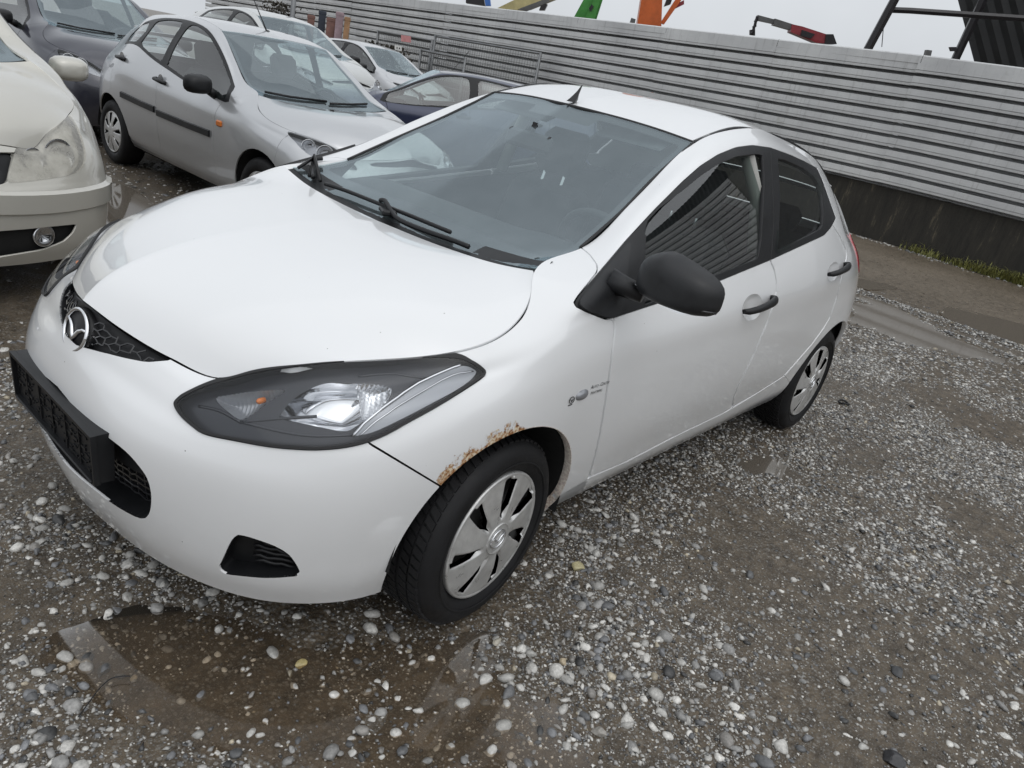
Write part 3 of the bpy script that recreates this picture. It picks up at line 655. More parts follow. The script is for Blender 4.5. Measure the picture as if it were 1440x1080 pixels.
# windscreen
hdr = [at_y(797, 147, 0), at_y(850, 160.5, -.15), at_y(885, 170, -.25), at_y(930, 184, -.375), rail[14]]
base = [np.array([.185, 0, .940]), np.array([.195, -.2, .945]), np.array([.205, -.38, .955]), np.array([.215, -.54, .968]), np.array([.215, -.618, .985])]
ws_side = [base[-1]]+[rail[i]+np.array([0, .006, 0]) for i in (11, 12, 13)]+[hdr[-1]]
ws_mid = [base[0], (.40, 0, 1.058), (.60, 0, 1.178), (.80, 0, 1.291), hdr[0]]
GP = coons(base, hdr, ws_mid, ws_side, 25, 41)
for _ in range(3):
    Q = GP.copy(); Q[1:-1, 1:-1] += .2*(GP[2:, 1:-1]+GP[:-2, 1:-1]+GP[1:-1, 2:]+GP[1:-1, :-2]-4*GP[1:-1, 1:-1]); GP = Q
wsM = patch(GP)
# the dark ceramic border and the clear field, traced on the pane
WSI = smooth_poly([(440,246),(520,192),(600,160),(665,141),(700,140),(716,146),(722,152),(770,170),(850,172),(880,178),(935,196),(951,205),(949,212),(915,249),(868,296),(820,342),(800,358),(782,367),(765,368),(700,348),(600,308),(500,268)], 4)
def to_left(V): return V
fwi = lambda V: px_sd(V, WSI)
# work on both halves of the pane at once, because the border is traced across the whole pane
V0, F0 = wsM; Vm = V0.copy(); Vm[:, 1] *= -1; Vm[:, 4] *= -1
wsF = (np.concatenate([V0, Vm]), np.concatenate([F0, F0[:, ::-1]+len(V0)]))
ws = panel('windscreen', wsM, M['windscreen'], HERO, 0, both=True)
INB = lambda V: -np.minimum(np.minimum((1-V[:, 6])*.56, 1e9), np.minimum((V[:, 7])*1.0-.0, (1-V[:, 7])*1.0))
def border_f(V):
    """distance to the edge of the clear field: wide along the bottom, narrow at the sides, with a mirror patch on top"""
    s, t = V[:, 6], V[:, 7]
    d = np.minimum((1-s)*.56-.030, np.minimum(t*.95-.135+.02*s, (1-t)*.95-.042))
    patch_d = np.maximum(np.abs(s)*.56-.20, .13-(1-t)*.95) if False else (np.maximum(s*.56-.17, (1-t)*.95-.10))
    return np.minimum(d, patch_d)
panel('windscreen_border', clip(wsM, border_f(wsM[0])), M['frit'], ws, 0, both=True, offset=-.004)
# roof
roof_mid = [hdr[0]+np.array([.012, 0, .004]), (1.12, 0, 1.425), (1.30, 0, 1.456), (1.50, 0, 1.472), (1.80, 0, 1.474), (2.15, 0, 1.456), (2.50, 0, 1.412), (2.78, 0, 1.350), (2.93, 0, 1.300)]
roof_side = [rail[i]+np.array([0, .012, .002]) for i in range(14, 20)]+[np.array([2.90, -.425, 1.228])]
roof_front = [h+np.array([.012, 0, .004]) for h in hdr]; roof_front[-1] = roof_side[0]
roof_rear = [roof_mid[-1], (2.935, -.15, 1.293), (2.93, -.29, 1.27), roof_side[-1]]
RP = coons(roof_front, roof_rear, roof_mid, roof_side, 25, 61)
roofM = patch(RP)
panel('roof', roofM, M['white'], HERO, .02, both=True)
for mr in (1, -1):
    mb = MB(); pts = [rail[i]*np.array([1, mr, 1])+np.array([0, mr*.002, -.003]) for i in range(14, 20)]
    pts = smooth_poly(pts, 6, closed=False)
    mb.tube(pts, .0075, 6); mb.build('roof_moulding', M['black'], HERO, smooth=True)
    mb = MB(); pts = [p*np.array([1, mr, 1]) for p in ws_side[1:]]; pts = smooth_poly(pts, 6, closed=False)
    mb.tube(pts, .005, 6); mb.build('windscreen_seal', M['seal'], HERO, smooth=True)
mb = MB(); hp = [h for h in hdr]; hp = [p*np.array([1, -1, 1]) for p in hp[::-1]]+hp[1:]; mb.tube(smooth_poly(np.array(hp)+np.array([.004, 0, -.001]), 6, closed=False), .0065, 6); mb.build('windscreen_seal', M['seal'], HERO, smooth=True)
# cowl under the rear edge of the hood
cw = np.array(cowl); mb = MB(); cl = smooth_poly(cw+np.array([-.03, 0, -.028]), 6, closed=False); cr = smooth_poly(np.array(base)[[0, 1, 2, 3, 4]]+np.array([.06, 0, .018]), 9, closed=False)
n = min(len(cl), len(cr)); ci = np.linspace(0, len(cl)-1, 25).round().astype(int); cj = np.linspace(0, len(cr)-1, 25).round().astype(int)
A = cl[ci]; B = cr[cj]; Bm = base[0]*0
V = []; F = []
for sgn in (1, -1):
    b0 = len(V); V += [p*np.array([1, sgn, 1]) for p in A]+[p*np.array([1, sgn, 1]) for p in B]
    F += [(b0+i, b0+i+1, b0+25+i+1, b0+25+i) for i in range(24)]
mesh_obj('cowl', V, F, M['black'], HERO, smooth=True)

# ------------------------------------------------------------------ the white hatchback: lamps, grille, wheels, fittings
def surf_pt(Mz, px, py):
    """point of a surface that lies behind a photo pixel: nearest vertices on the outline, averaged"""
    q, z = to_px(Mz[0][:, :3]); d = np.hypot(q[:, 0]-px, q[:, 1]-py); k = np.argsort(d)[:4]; wgt = 1/(d[k]+.3)
    V = (Mz[0][k]*wgt[:, None]).sum(0)/wgt.sum(); n = V[3:6]/np.linalg.norm(V[3:6]); return V[:3], n
def frame(n, up=(0, 0, 1)):
    n = np.array(n, float); n /= np.linalg.norm(n); u = np.array(up, float); u = u-n*(u@n); u /= np.linalg.norm(u); r = np.cross(u, n)
    return r, u, n
_ui = (fku > 1.5) & (fku < 8.5); _vi = fkv > 4.5
lampM = zone(grid_mesh(FP[_ui][:, _vi], fku[_ui], fkv[_vi]), inn(LAMP, .0015, 4))
def mirrored(mb): 
    m2 = MB(); m2.v = [(x, -y, z) for x, y, z in mb.v]; m2.f = [f[::-1] for f in mb.f]; m2.m = list(mb.m); return m2
LSUB = lambda poly, n=3: zone(lampM, inn(poly, 0, n))
INNER = smooth_poly(LAMP, 2); _c = INNER.mean(0); 
for mr in (False, True):
    LP = panel('headlamp', lampM, M['lens'], HERO, 0, mirror=mr, offset=.004)
    if not mr: tag(LP, 'clear swept-back headlamp with grey bezel and amber bulb inside')
    wall('lamp_housing', lampM, M['gloss_black'], .055, mirror=mr, parent=LP)
    # dark gasket that follows the outline of the lens
    ring = zone(lampM, lambda V: -(px_sd(V, LAMP_, 4)+.0080))
    panel('gasket', ring, M['seal'], LP, .006, mirror=mr, offset=.0058)
    MAIN = [(388,582),(396,570),(407,559),(437,539),(463,531),(497,531),(540,537),(555,545),(549,560),(530,578),(505,596),(487,606),(453,600),(407,589)]
    SIG = [(296,553),(325,544),(360,541),(395,541),(382,553),(367,563),(333,586),(317,577)]
    panel('bezel', zone(lampM, out(MAIN, 0, 3), out(SIG, 0, 3)), M['bezel'], LP, .02, mirror=mr, offset=-.026)
    def dish(name, poly, d0, D, rw, mat, ridge=0, amp=0.0):
        Mz = LSUB(poly); V = Mz[0].copy(); s_ = np.clip(-px_sd(V, smooth_poly(poly, 3))/rw, 0, 1)
        q_, _z = to_px(V[:, :3]); off = d0+D*(1-(1-s_)**2)+(amp*np.sin(q_[:, 0]*ridge+.25*q_[:, 1]*ridge) if ridge else 0)
        n_ = V[:, 3:6]; V[:, :3] -= n_*off[:, None]; a, b, c_ = V[Mz[1][:, 0], :3], V[Mz[1][:, 1], :3], V[Mz[1][:, 2], :3]
        fn = np.cross(b-a, c_-a); vn = np.zeros((len(V), 3))
        for k in range(3): np.add.at(vn, Mz[1][:, k], fn)
        V[:, 3:6] = vn/(np.linalg.norm(vn, axis=1, keepdims=True)+1e-12)
        return panel(name, (V, Mz[1]), mat, LP, 0, mirror=mr)
    dish('reflector', MAIN, .024, .060, .048, M['reflector'])
    WING = [(504,535),(540,538),(554,546),(548,559),(530,576),(512,588),(506,560)]
    dish('reflector', WING, .020, .022, .03, M['reflector'], .9, .004)
    dish('signal_reflector', SIG, .026, .030, .028, M['bezel_light'], 1.1, .002)
    # main reflector: chrome bowl with facets set in the bezel
    def bowl(px, py, rx, ry, dep, push, aim, facets=0, up=(0, 0, 1), nr=10, na=48, sq=2.0):
        p, n = surf_pt(lampM, px, py); r, u, nn = frame(aim, up); c = p-n*push; mb = MB(); V = []; F = []
        for i in range(nr+1):
            f = i/nr
            for k in range(na):
                th = 2*math.pi*k/na; ct, st = math.cos(th), math.sin(th)
                sc_ = (abs(ct)**sq+abs(st)**sq)**(-1/sq)
                w_ = 1+(.035*math.cos(facets*th) if facets else 0)
                V.append(c+f*sc_*w_*(rx*ct*r+ry*st*u)+nn*dep*(f*f-1))
        for i in range(nr):
            for k in range(na): F.append((i*na+k, i*na+(k+1) % na, (i+1)*na+(k+1) % na, (i+1)*na+k))
        mb.add(V, F)
        return mb, c, (r, u, nn)
    fl = (lambda m_: mirrored(m_)) if mr else (lambda m_: m_)
    fr = frame((-.93, -.25, .1))
    fl = fl; mb = MB(); pb, nb = surf_pt(lampM, 360, 557); mb.lathe([(0, .014), (.005, .012), (.0072, .007), (.0072, -.008), (0, -.012)], 16, np.stack([fr[0], fr[2], fr[1]], 1), pb-nb*.030); fl(mb).build('amber_bulb', M['amber'], LP, smooth=True)
    # clear ribbed strip along the rear lower edge, with bright rails
    STRIP = [(498,612),(520,590),(560,560),(600,535),(640,517),(655,513),(668,519),(671,526),(640,548),(600,571),(560,592),(525,608)]
    st = LSUB(STRIP)
    panel('position_strip', st, M['bezel_light'], LP, .012, mirror=mr, offset=-.012)
    for rail_px, rr in (([(496, 614), (520, 588), (560, 557), (600, 533), (640, 515), (650, 512)], .0035), ([(506, 613), (530, 592), (566, 566), (604, 544), (640, 527), (668, 522)], .0018)):
        mb = MB(); pts = []
        for p_ in smooth_poly(rail_px, 4, closed=False):
            a, n_ = surf_pt(lampM, *p_); pts.append(a-n_*.008)
        mb.tube(pts, rr, 6); fl(mb).build('strip_rail', M['reflector'], LP, smooth=True)
    # folds of the bezel
    for fold in ([(330, 590), (400, 583), (445, 580)], [(330, 590), (420, 612), (500, 612)], [(330, 590), (300, 572), (270, 566)], [(505, 520), (560, 517), (606, 530)]):
        mb = MB(); pts = []
        for p_ in smooth_poly(fold, 4, closed=False):
            a, n_ = surf_pt(lampM, *p_); pts.append(a-n_*.027)
        mb.tube(pts, .004, 5); fl(mb).build('bezel_fold', M['bezel'], LP, smooth=True)
    mb, c4, fr4 = bowl(275, 588, .020, .013, .012, .030, (-.9, -.3, .1), 0); fl(mb).build('lamp_blank', M['gloss_black'], LP, smooth=True)

# badge: ring with a winged letter
def badge(mb, c, r, u, n, R, tw):
    c, r, u, n = map(lambda a: np.array(a, float), (c, r, u, n))
    pts = [c+R*(math.cos(a)*r+.86*math.sin(a)*u)+n*.002 for a in np.linspace(0, 2*math.pi, 41)]
    mb.tube(pts, tw, 8, caps=False)
    def wing(pts2, th):
        for sgn in (1, -1):
            P = [c+R*(sgn*x*r+.86*y*u)+n*(.002+tw*.3) for x, y in pts2]; mb.tube(P, [th*t for t in (.55, .8, 1.0, 1.05, .9)], 6)
    wing([(.93, .30), (.62, .25), (.36, .08), (.15, -.22), (0, -.50)], tw*1.05)
pe, ne = at_y(113, 463, 0)+np.array([-.012, 0, 0]), np.array([-.95, 0, .30])
r_, u_, n_ = frame(ne)
GR = bpy.data.objects['grille']
mb = MB(); mb.lathe([(0, .012), (.060, .010), (.066, 0), (.066, -.03)], 40, np.stack([r_, n_, u_*.9], 1), pe-n_*.014); o = mb.build('badge', M['black'], HERO, smooth=True)
mb = MB(); badge(mb, pe-n_*.004, r_, u_, n_, .060, .0055); mb.build('badge_ring', M['chrome'], o, smooth=True)
# honeycomb of the upper grille, each cell wall a thin bar on the recessed face
gM = zone(bump0, f_gr); gV = gM[0]
def on_front(y, z, back):
    d = np.hypot(gV[:, 1]-y, gV[:, 2]-z); k = np.argsort(d)[:3]; w_ = 1/(d[k]+1e-4); v = (gV[k]*w_[:, None]).sum(0)/w_.sum(); return v[:3]-v[3:6]*back
mb = MB(); hx = .0165
gin = lambda y, z: sd_poly(np.array([[y, z]]), GR_YZ)[0] < -.004 and z < np.interp(-y, [0, .13, .286], [.757, .73, .708])
for i in range(-20, 21):
    for j in range(-6, 9):
        cy = -.15+i*hx*1.5; cz = .70+(j+.5*(i % 2))*hx*1.05
        if cy > -.066 or cy < -.29: continue
        P = [(cy+hx*math.cos(a), cz+hx*.62*math.sin(a)) for a in np.arange(0, 4)*math.pi/3]
        for (a, b) in zip(P[:-1], P[1:]):
            if gin(*a) and gin(*b):
                A, B = on_front(*a, .010), on_front(*b, .010)
                for sg in (1, -1): mb.tube([A*np.array([1, sg, 1]), B*np.array([1, sg, 1])], .0022, 4, caps=False)
tag(mb.build('honeycomb', M['gloss_black'], GR), kind='stuff')
# lower grille mesh
LG = bpy.data.objects['lower_grille']; lM = zone(bump0, f_lo); lV = lM[0]
def on_low(y, z, back):
    d = np.hypot(lV[:, 1]-y, lV[:, 2]-z); k = np.argsort(d)[:3]; w_ = 1/(d[k]+1e-4); v = (lV[k]*w_[:, None]).sum(0)/w_.sum(); return v[:3]-v[3:6]*back
mb = MB()
for z in np.arange(.348, .44, .020):
    P = [on_low(y, z+.003*math.sin(y*190), .055) for y in np.arange(-.39, 0.01, .02) if sd_poly(np.array([[y, z]]), LOW_YZ)[0] < 0]
    if len(P) > 2:
        mb.tube(P, .004, 5); mb.tube([p*np.array([1, -1, 1]) for p in P], .004, 5)
for y in np.arange(-.38, .381, .030):
    P = [on_low(-abs(y), z, .055)*np.array([1, 1 if y <= 0 else -1, 1]) for z in (.345, .38, .43)]; mb.tube(P, .003, 5)
tag(mb.build('mesh_bars', M['gloss_black'], LG), kind='stuff')
mb = MB()     # flat black beam in the upper part of the opening
P = [on_low(-y, .475, .040) for y in np.linspace(0, .385, 14)]; P = [p*np.array([1, -1, 1]) for p in P[::-1]]+P[1:]
for a, b in zip(P[:-1], P[1:]):
    mb.add([a+(0, 0, -.037), b+(0, 0, -.037), b+(.006, 0, .05), a+(.006, 0, .05)], [(0, 1, 2, 3)])
mb.build('bumper_beam', M['black'], LG, smooth=True)
# fog blank louvres
fv = fog[0]
def on_fog(px, py, back):
    p_, n_ = surf_pt(fog, px, py); return p_-n_*back
mb = MB()
for t_ in range(6):
    pts = [on_fog(350+(t_ % 2)*3+s_*(50+t_*3), 762+t_*7.5+s_*(16-t_*1.2), .030) for s_ in np.linspace(0, 1, 7)]
    for k in range(7): pts[k] = pts[k]+np.array([0, 0, .002*math.sin(k*1.9)])
    mb.tube(pts, .0045, 6)
mb.build('fog_louvres', M['black'], HERO, smooth=True)
mirrored(mb).build('fog_louvres', M['black'], HERO, smooth=True)

# plate holder on its dark base
PH = None
ctr = np.array([-.8255, 0, .470]); tilt = rot('y', math.radians(-3))
mb = MB()
def plate_ring(mb, w0, h0, w1, h1, x0, x1):
    o = [(-w0, -h0), (w0, -h0), (w0, h0), (-w0, h0)]; i = [(-w1, -h1), (w1, -h1), (w1, h1), (-w1, h1)]
    V = [(x0, *p) for p in o]+[(x0, *p) for p in i]+[(x1, *p) for p in o]+[(x1, *p) for p in i]
    F = []
    for k in range(4):
        l = (k+1) % 4; F += [(k, l, 4+l, 4+k), (k, 8+k, 8+l, l), (4+k, 4+l, 12+l, 12+k), (8+k, 12+k, 12+l, 8+l)]
    mb.add([np.array(ctr)+tilt@np.array(v) for v in V], F)
plate_ring(mb, .264, .067, .256, .058, -.004, .010)
PH = fix_normals(mb.build('plate_holder', M['black'], HERO)); tag(PH, 'empty black plastic number plate holder')
mb = MB(); mb.box(ctr+np.array([.012, 0, 0]), (.010, .512, .118), tilt); mb.build('holder_back', M['black'], PH)
mb = MB(); rr_ = random.Random(4)
for y in np.arange(-.24, .25, .012):
    for z in np.arange(-.048, .05, .012):
        if rr_.random() < .34: mb.box(ctr+tilt@np.array([.0055, y, z]), (.004, rr_.choice([.004, .010, .016, .022]), rr_.choice([.003, .004, .008])), tilt)
for y in (-.17, -.085, 0, .085, .17): mb.box(ctr+tilt@np.array([.005, y, 0]), (.005, .004, .11), tilt)
tag(mb.build('holder_ribs', M['black'], PH), kind='stuff')
mb = MB(); mb.box(ctr+tilt@np.array([-.002, 0, -.0635]), (.010, .50, .007), tilt, .002); mb.build('retaining_strip', M['mirror_black'], PH)
mb = MB()      # base block between holder and bumper
V = []; ys = np.linspace(-.262, .262, 21)
for y in ys:
    back = np.interp(abs(y), [0, .16, .30, .455], [-.809, -.805, -.784, -.725])+.010
    for z, ins in ((-.064, 0), (.066, 0)):
        V.append(ctr+tilt@np.array([.011, y, z])); V.append((back, y, ctr[2]+z*1.02))
F = []
for i in range(20):
    a = 4*i; b = a+4; F += [(a+2, a+3, b+3, b+2), (a, b, b+1, a+1)]
F += [(0, 1, 3, 2), (80, 82, 83, 81)]
fix_normals(mb.add(V, F).build('holder_base', M['black'], PH))

# wheels
def wheel(name, parent, c, R, rc, width, side, steer=0.0, spin=0.0, ns=7, detail=True, cov='cover', swirl=.12):
    """c: hub centre on the outer cover plane; side -1 = outer face towards -y"""
    Rz = rot('z', steer)@np.diag([1, -side, 1.]) if False else rot('z', steer)
    sg = side
    def T(P): return (np.array(P)*np.array([1, sg, 1]))@Rz.T+np.array(c)
    def put(mb, nm, mat, par, **k):
        P = T(np.array(mb.v)); mb.v = [tuple(p) for p in P]
        if sg < 0: mb.f = [f[::-1] for f in mb.f]
        return mb.build(nm, mat, par, **k)
    # local frame: y = outward
    yb = -width
    root = None
    mb = MB(); prof = [(rc*.985, -.010), (rc*1.02, -.002), (rc*1.10, .012), (rc*1.22, .017), (R*.90, .013), (R*.955, .002), (R*.985, -.014), (R*.995, -.030)]
    prof += [(R, -.05), (R, yb+.03), (R*.985, yb+.012), (R*.93, yb-.004), (rc*1.15, yb-.010), (rc, yb)]
    mb.lathe(prof, 72 if detail else 40)
    root = put(mb, 'wheel', M['rubber'], parent, sharp=40)
    if detail:                                           # tread blocks and sidewall marks
        mb = MB(); nb = 64
        for k in range(nb):
            for row, (y0, y1, sh) in enumerate(((-.012, -.040, 0), (-.046, -.074, .5), (-.086, -.114, 0), (-.120, -.150, .5), (-.156, -.176, 0))):
                if y1 < yb+.004: continue
                a0 = (k+sh+.10)/nb*2*math.pi; a1 = (k+sh+.84)/nb*2*math.pi; V = []
                for a in (a0, a1):
                    for y in (y0, y1):
                        rr = R*(.984 if row == 0 and y == y0 else .999)
                        for r in (rr-.004, rr+.0055): V.append((r*math.cos(a+y*1.5), y, r*math.sin(a+y*1.5)))
                mb.add(V, [(1, 3, 7, 5), (0, 1, 5, 4), (2, 6, 7, 3), (0, 2, 3, 1), (4, 5, 7, 6)])
        tag(put(mb, 'tread', M['rubber'], root), kind='stuff')
        mb = MB(); mb.lathe([(rc*1.16, .0165), (rc*1.17, .0185), (rc*1.185, .0185), (rc*1.195, .017)], 72); put(mb, 'sidewall_ring', M['rubber'], root, smooth=True)
    mb = MB(); mb.lathe([(rc*.99, -.012), (rc*.95, -.02), (rc*.80, -.055), (rc*.55, -.050), (rc*.25, -.035), (0, -.035)], 40); put(mb, 'rim', M['rim'], root, smooth=True)
    # cover: domed disc with openings between blades
    nr, na = (60, ns*44) if detail else (30, ns*26); rs = np.linspace(.0, 1.0, nr); th = np.linspace(0, 2*math.pi, na+1)
    Rg, Tg = np.meshgrid(rs, th, indexing='ij')
    yy = .006+.018*(1-Rg**2)-.010*np.exp(-((Rg-.18)/.06)**2)*0
    ph = (Tg*ns/(2*math.pi)+swirl*ns/7*(Rg-.3)*2.2+spin) % 1.0
    blade = np.abs(ph-.5)*2                              # 0 in the middle of a blade, 1 in the middle of an opening
    tilt_ = (ph-.5)*(.009)*np.clip((Rg-.28)/.3, 0, 1)*np.clip((1.0-Rg)/.08, 0, 1)
    yy = yy+tilt_-.012*np.clip((blade-.62)/.3, 0, 1)*np.clip((Rg-.30)/.1, 0, 1)*np.clip((.93-Rg)/.05, 0, 1)
    P = np.stack([Rg*rc*np.cos(Tg), yy, Rg*rc*np.sin(Tg)], -1)
    Vg, Fg = grid_mesh(P, rs, th); Fg = Fg[:, ::-1]; Vg[:, 3:6] *= np.where(Vg[:, 4:5] < 0, -1, 1)
    bl = blade.ravel(); rr = Rg.ravel()
    wid = np.clip((rr-.32)/.22, 0, 1)**.8*.305
    op = np.minimum(np.minimum((bl-(1-wid))*.30*rr, (rr-.33)*1.0), (.915-rr)*1.0)*rc
    Mz = clip((Vg, Fg), op)
    Mz = (Mz[0], Mz[1]); X = Mz[0]; 
    Fc = Mz[1]
    pos = X[:, :3]; nrm = X[:, 3:6]
    E = boundary(Fc); a, b = E[:, 0], E[:, 1]; n = len(pos); m = len(E)
    inner_a = pos[a]+np.array([0, -.016, 0]); inner_b = pos[b]+np.array([0, -.016, 0])
    allp = np.concatenate([pos, pos[a], pos[b], inner_b, inner_a]); i = np.arange(m)+n
    Fall = np.concatenate([Fc, np.stack([i, i+m, i+2*m], 1), np.stack([i, i+2*m, i+3*m], 1)])
    e = pos[b]-pos[a]; on_ = np.cross(e, [0, 1., 0]); on_ /= np.linalg.norm(on_, axis=1, keepdims=True)+1e-12
    allN = np.concatenate([nrm, on_, on_, on_, on_]); allN[np.isnan(allN)] = 0
    allN[:, :] = np.where(np.abs(allN).sum(1, keepdims=True) < 1e-6, np.array([[0, 1., 0]]), allN)
    TP = T(allP) if False else T(allp); TN = (allN*np.array([1, sg, 1]))@Rz.T
    if sg < 0: Fall = Fall[:, ::-1]
    oc = mesh_obj('wheel_cover', TP, Fall, M[cov], root, normals=TN)
    mb = MB(); mb.lathe([(rc*1.005, -.010), (rc*1.012, .002), (rc*1.0, .009), (rc*.975, .0095), (rc*.955, .007)], 72); put(mb, 'cover_rim', M[cov], root, smooth=True)
    if detail:
        mb = MB(); mb.lathe([(rc*.255, .018), (rc*.25, .026), (rc*.235, .027), (rc*.225, .022), (0, .0225)], 40); put(mb, 'hub_cap', M[cov], root, smooth=True)
        mb = MB(); badge(mb, (0, .0235, 0), (1, 0, 0), (0, 0, 1), (0, 1, 0), rc*.165, .0026); put(mb, 'hub_badge', M['chrome'], root, smooth=True)
        for k in range(4):
            mb = MB(); a = 2*math.pi*k/4+.3; mb.tube([(.05*math.cos(a), -.034, .05*math.sin(a)), (.05*math.cos(a), -.016, .05*math.sin(a))], .010, 6)
            put(mb, 'wheel_nut', M['rim'], root)
    return root
for (x, yw, st) in ((0, .815, math.radians(5.4)), (2.49, .795, 0)):
    for sd in (-1, 1):
        wheel('wheel', HERO, (x, sd*yw, .2855), .2870, .1953, .165, sd, st, spin=.30 if x == 0 else .1)
# wheel wells and underbody
for x in (0, 2.49):
    for sd in (-1, 1):
        mb = MB(); V = []; F = []; n = 28
        for k in range(n+1):
            a = math.pi*((-.02 if x else -.06)+(1.06 if x else 1.06)*k/n)
            for r, y in ((.350, .76 if x else .79), (.352, .50)): V.append((x+r*math.cos(a), sd*y, .287+r*math.sin(a)))
        F = [(2*k, 2*k+1, 2*k+3, 2*k+2) for k in range(n)]
        F.append([2*k+1 for k in range(n+1)])
        mb.add(V, F).build('wheel_well', M['dark'], HERO)
mb = MB(); mb.box((1.245, 0, .215), (1.70, 1.42, .04)); mb.box((1.3, 0, .219), (3.2, .95, .04)); mb.prism([(-.70, -.30), (-.60, -.50), (-.36, -.60), (.1, -.60), (.1, .60), (-.36, .60), (-.60, .50), (-.70, .30)], 2, .206, .25); mb.build('underbody', M['under'], HERO)

# door mirror
MSAIL = dlo
for mr in (False, True):
    fl = mirrored if mr else (lambda m_: m_)
    s = 'left' if not mr else 'right'
    # raised sail between mirror and pillar
    SAILP = [(812,428),(830,405),(880,345),(884,352),(879,380),(880,400),(876,420),(868,443),(850,446),(828,438)]
    panel('mirror_base', zone(dlo, inn(SAILP, 0, 2)), M['mirror_black'], PAINTED[s, 'fd'], .012, mirror=mr, offset=.010)
    mb = MB(); c = at_y(958, 404, -.945); nu, nv = 20, 32; V = []
    # housing: rounded shell, flat at the rear (+x), tall outboard-to-inboard taper
    for i in range(nu+1):
        f = i/nu; x = -math.cos(f*math.pi/2)            # -1 front .. 0 back
        sc_ = math.sin(f*math.pi/2)**.50
        for k in range(nv):
            th = 2*math.pi*k/nv; ct, st = math.cos(th), math.sin(th)
            e = 3.4; rad = (abs(ct)**e+abs(st)**e)**(-1/e)
            yy = ct*rad*.124*sc_; zz = st*rad*.072*sc_
            zz *= .80 if st < 0 else float(np.interp(yy, [-.132, -.05, .04, .132], [.78, .98, 1.25, .95]))
            zz += -.012*(1-sc_)
            xx = .085*x*(1-.18*(abs(yy)/.128)**2)
            V.append(c+np.array([xx+.20*yy*-.55, yy, zz+.02*yy]))
    F = [(i*nv+k, i*nv+(k+1) % nv, (i+1)*nv+(k+1) % nv, (i+1)*nv+k) for i in range(nu) for k in range(nv)]
    F.append([nu*nv+k for k in range(nv)])
    if mr: continue                                   # the far door carries no mirror housing in the photograph
    mb.add(V, F); o = fix_normals(fl(mb).build('door_mirror', M['mirror_black'], PAINTED[s, 'fd'], sharp=50))
    mb = MB(); loop = []
    for k in range(nv+1):
        th = 2*math.pi*k/nv; loop.append(k)
    # parting line and lower shell
    pl = []
    for yv in np.linspace(-.125, .125, 14):
        pl.append(c+np.array([-.078*math.sqrt(max(0, 1-(yv/.132)**2))-.11*yv, yv, -.028+.02*yv]))
    mb = MB(); mb.tube(pl, .0035, 6); fl(mb).build('parting_line', M['gloss_black'], o, smooth=True)
    mb = MB(); mb.tube([c+np.array([-.012, .100, -.055]), c+np.array([-.028, .155, -.050]), c+np.array([-.050, .20, -.040])], [.026, .030, .036], 10); fl(mb).build('mirror_arm', M['mirror_black'], o, smooth=True)
    mb = MB(); mb.lathe([(0, 0), (.11, 0)], 24, np.stack([np.array([0, 1, 0]), np.array([1, 0, 0]), np.array([0, 0, .66])], 1), c+np.array([.001, 0, 0])); fl(mb).build('mirror_glass', M['chrome'], o)
# door handles with their bowls
for key, pa, pb in (('fd', (1044, 438), (1083, 420)), ('rd', (1163.5, 386), (1186, 373))):
    Mz = fdoor0 if key == 'fd' else rdoor0
    for mr in (False, True):
        fl = mirrored if mr else (lambda m_: m_); s = 'left' if not mr else 'right'
        A, nA = surf_pt(Mz, *pa); B, nB = surf_pt(Mz, *pb); d = B-A; Ld = np.linalg.norm(d); d /= Ld; n_ = (nA+nB)/2; n_ /= np.linalg.norm(n_); up_ = np.cross(n_, d)
        if up_[2] < 0: up_ = -up_
        mb = MB(); pts = [A+d*Ld*t+n_*h for t, h in ((0, .004), (.06, .022), (.25, .034), (.5, .038), (.75, .036), (.94, .028), (1, .006))]
        V = []; nn = 10
        for p_, wd in zip(pts, (.009, .013, .014, .015, .017, .019, .016)):
            for k in range(nn):
                a = 2*math.pi*k/nn; V.append(p_+up_*wd*math.cos(a)+n_*.012*math.sin(a))
        F = [(i*nn+k, i*nn+(k+1) % nn, (i+1)*nn+(k+1) % nn, (i+1)*nn+k) for i in range(6) for k in range(nn)]+[tuple(range(nn)), tuple(6*nn+k for k in range(nn))]
        mb.add(V, F); fix_normals(fl(mb).build('handle', M['black'], PAINTED[s, key], sharp=50))
# wipers
def ws_pt(px, py, h=.012):
    q, z = to_px(wsF[0][:, :3]); dd = np.hypot(q[:, 0]-px, q[:, 1]-py); k = np.argsort(dd)[:3]; w_ = 1/(dd[k]+.2); v = (wsF[0][k]*w_[:, None]).sum(0)/w_.sum(); n_ = v[3:6]/np.linalg.norm(v[3:6]); return v[:3]+n_*h
WA = [[(457, 268), (490, 277), (530, 292), (575, 310), (634, 334)], [(444, 218), (440, 235), (452, 262)]]
mb = MB(); bl = [ws_pt(*p, .020) for p in WA[0]]; mb.tube(smooth_poly(bl, 4, closed=False), .007, 8); w1 = mb.build('wiper', M['black'], HERO, smooth=True)
mb = MB(); ar_ = [ws_pt(538, 294, .030), ws_pt(545, 297, .036), ws_pt(560, 315, .026), ws_pt(590, 332, .022), ws_pt(640, 350, .018), ws_pt(660, 357, .014)]
mb.tube(smooth_poly(ar_, 4, closed=False), [.008]*21, 6); mb.build('wiper_arm', M['black'], w1, smooth=True)
mb = MB(); mb.box((ar_[0]+ar_[2])/2-np.array([0, 0, .008]), (.05, .075, .018), rot('z', -.5), .005); mb.build('blade_clip', M['black'], w1)
mb = MB(); bl = [ws_pt(438, 262, .022), ws_pt(440, 245, .022), ws_pt(444, 228, .022), ws_pt(450, 212, .022)]; mb.tube(smooth_poly(bl, 4, closed=False), .008, 8); w2 = mb.build('wiper', M['black'], HERO, smooth=True)
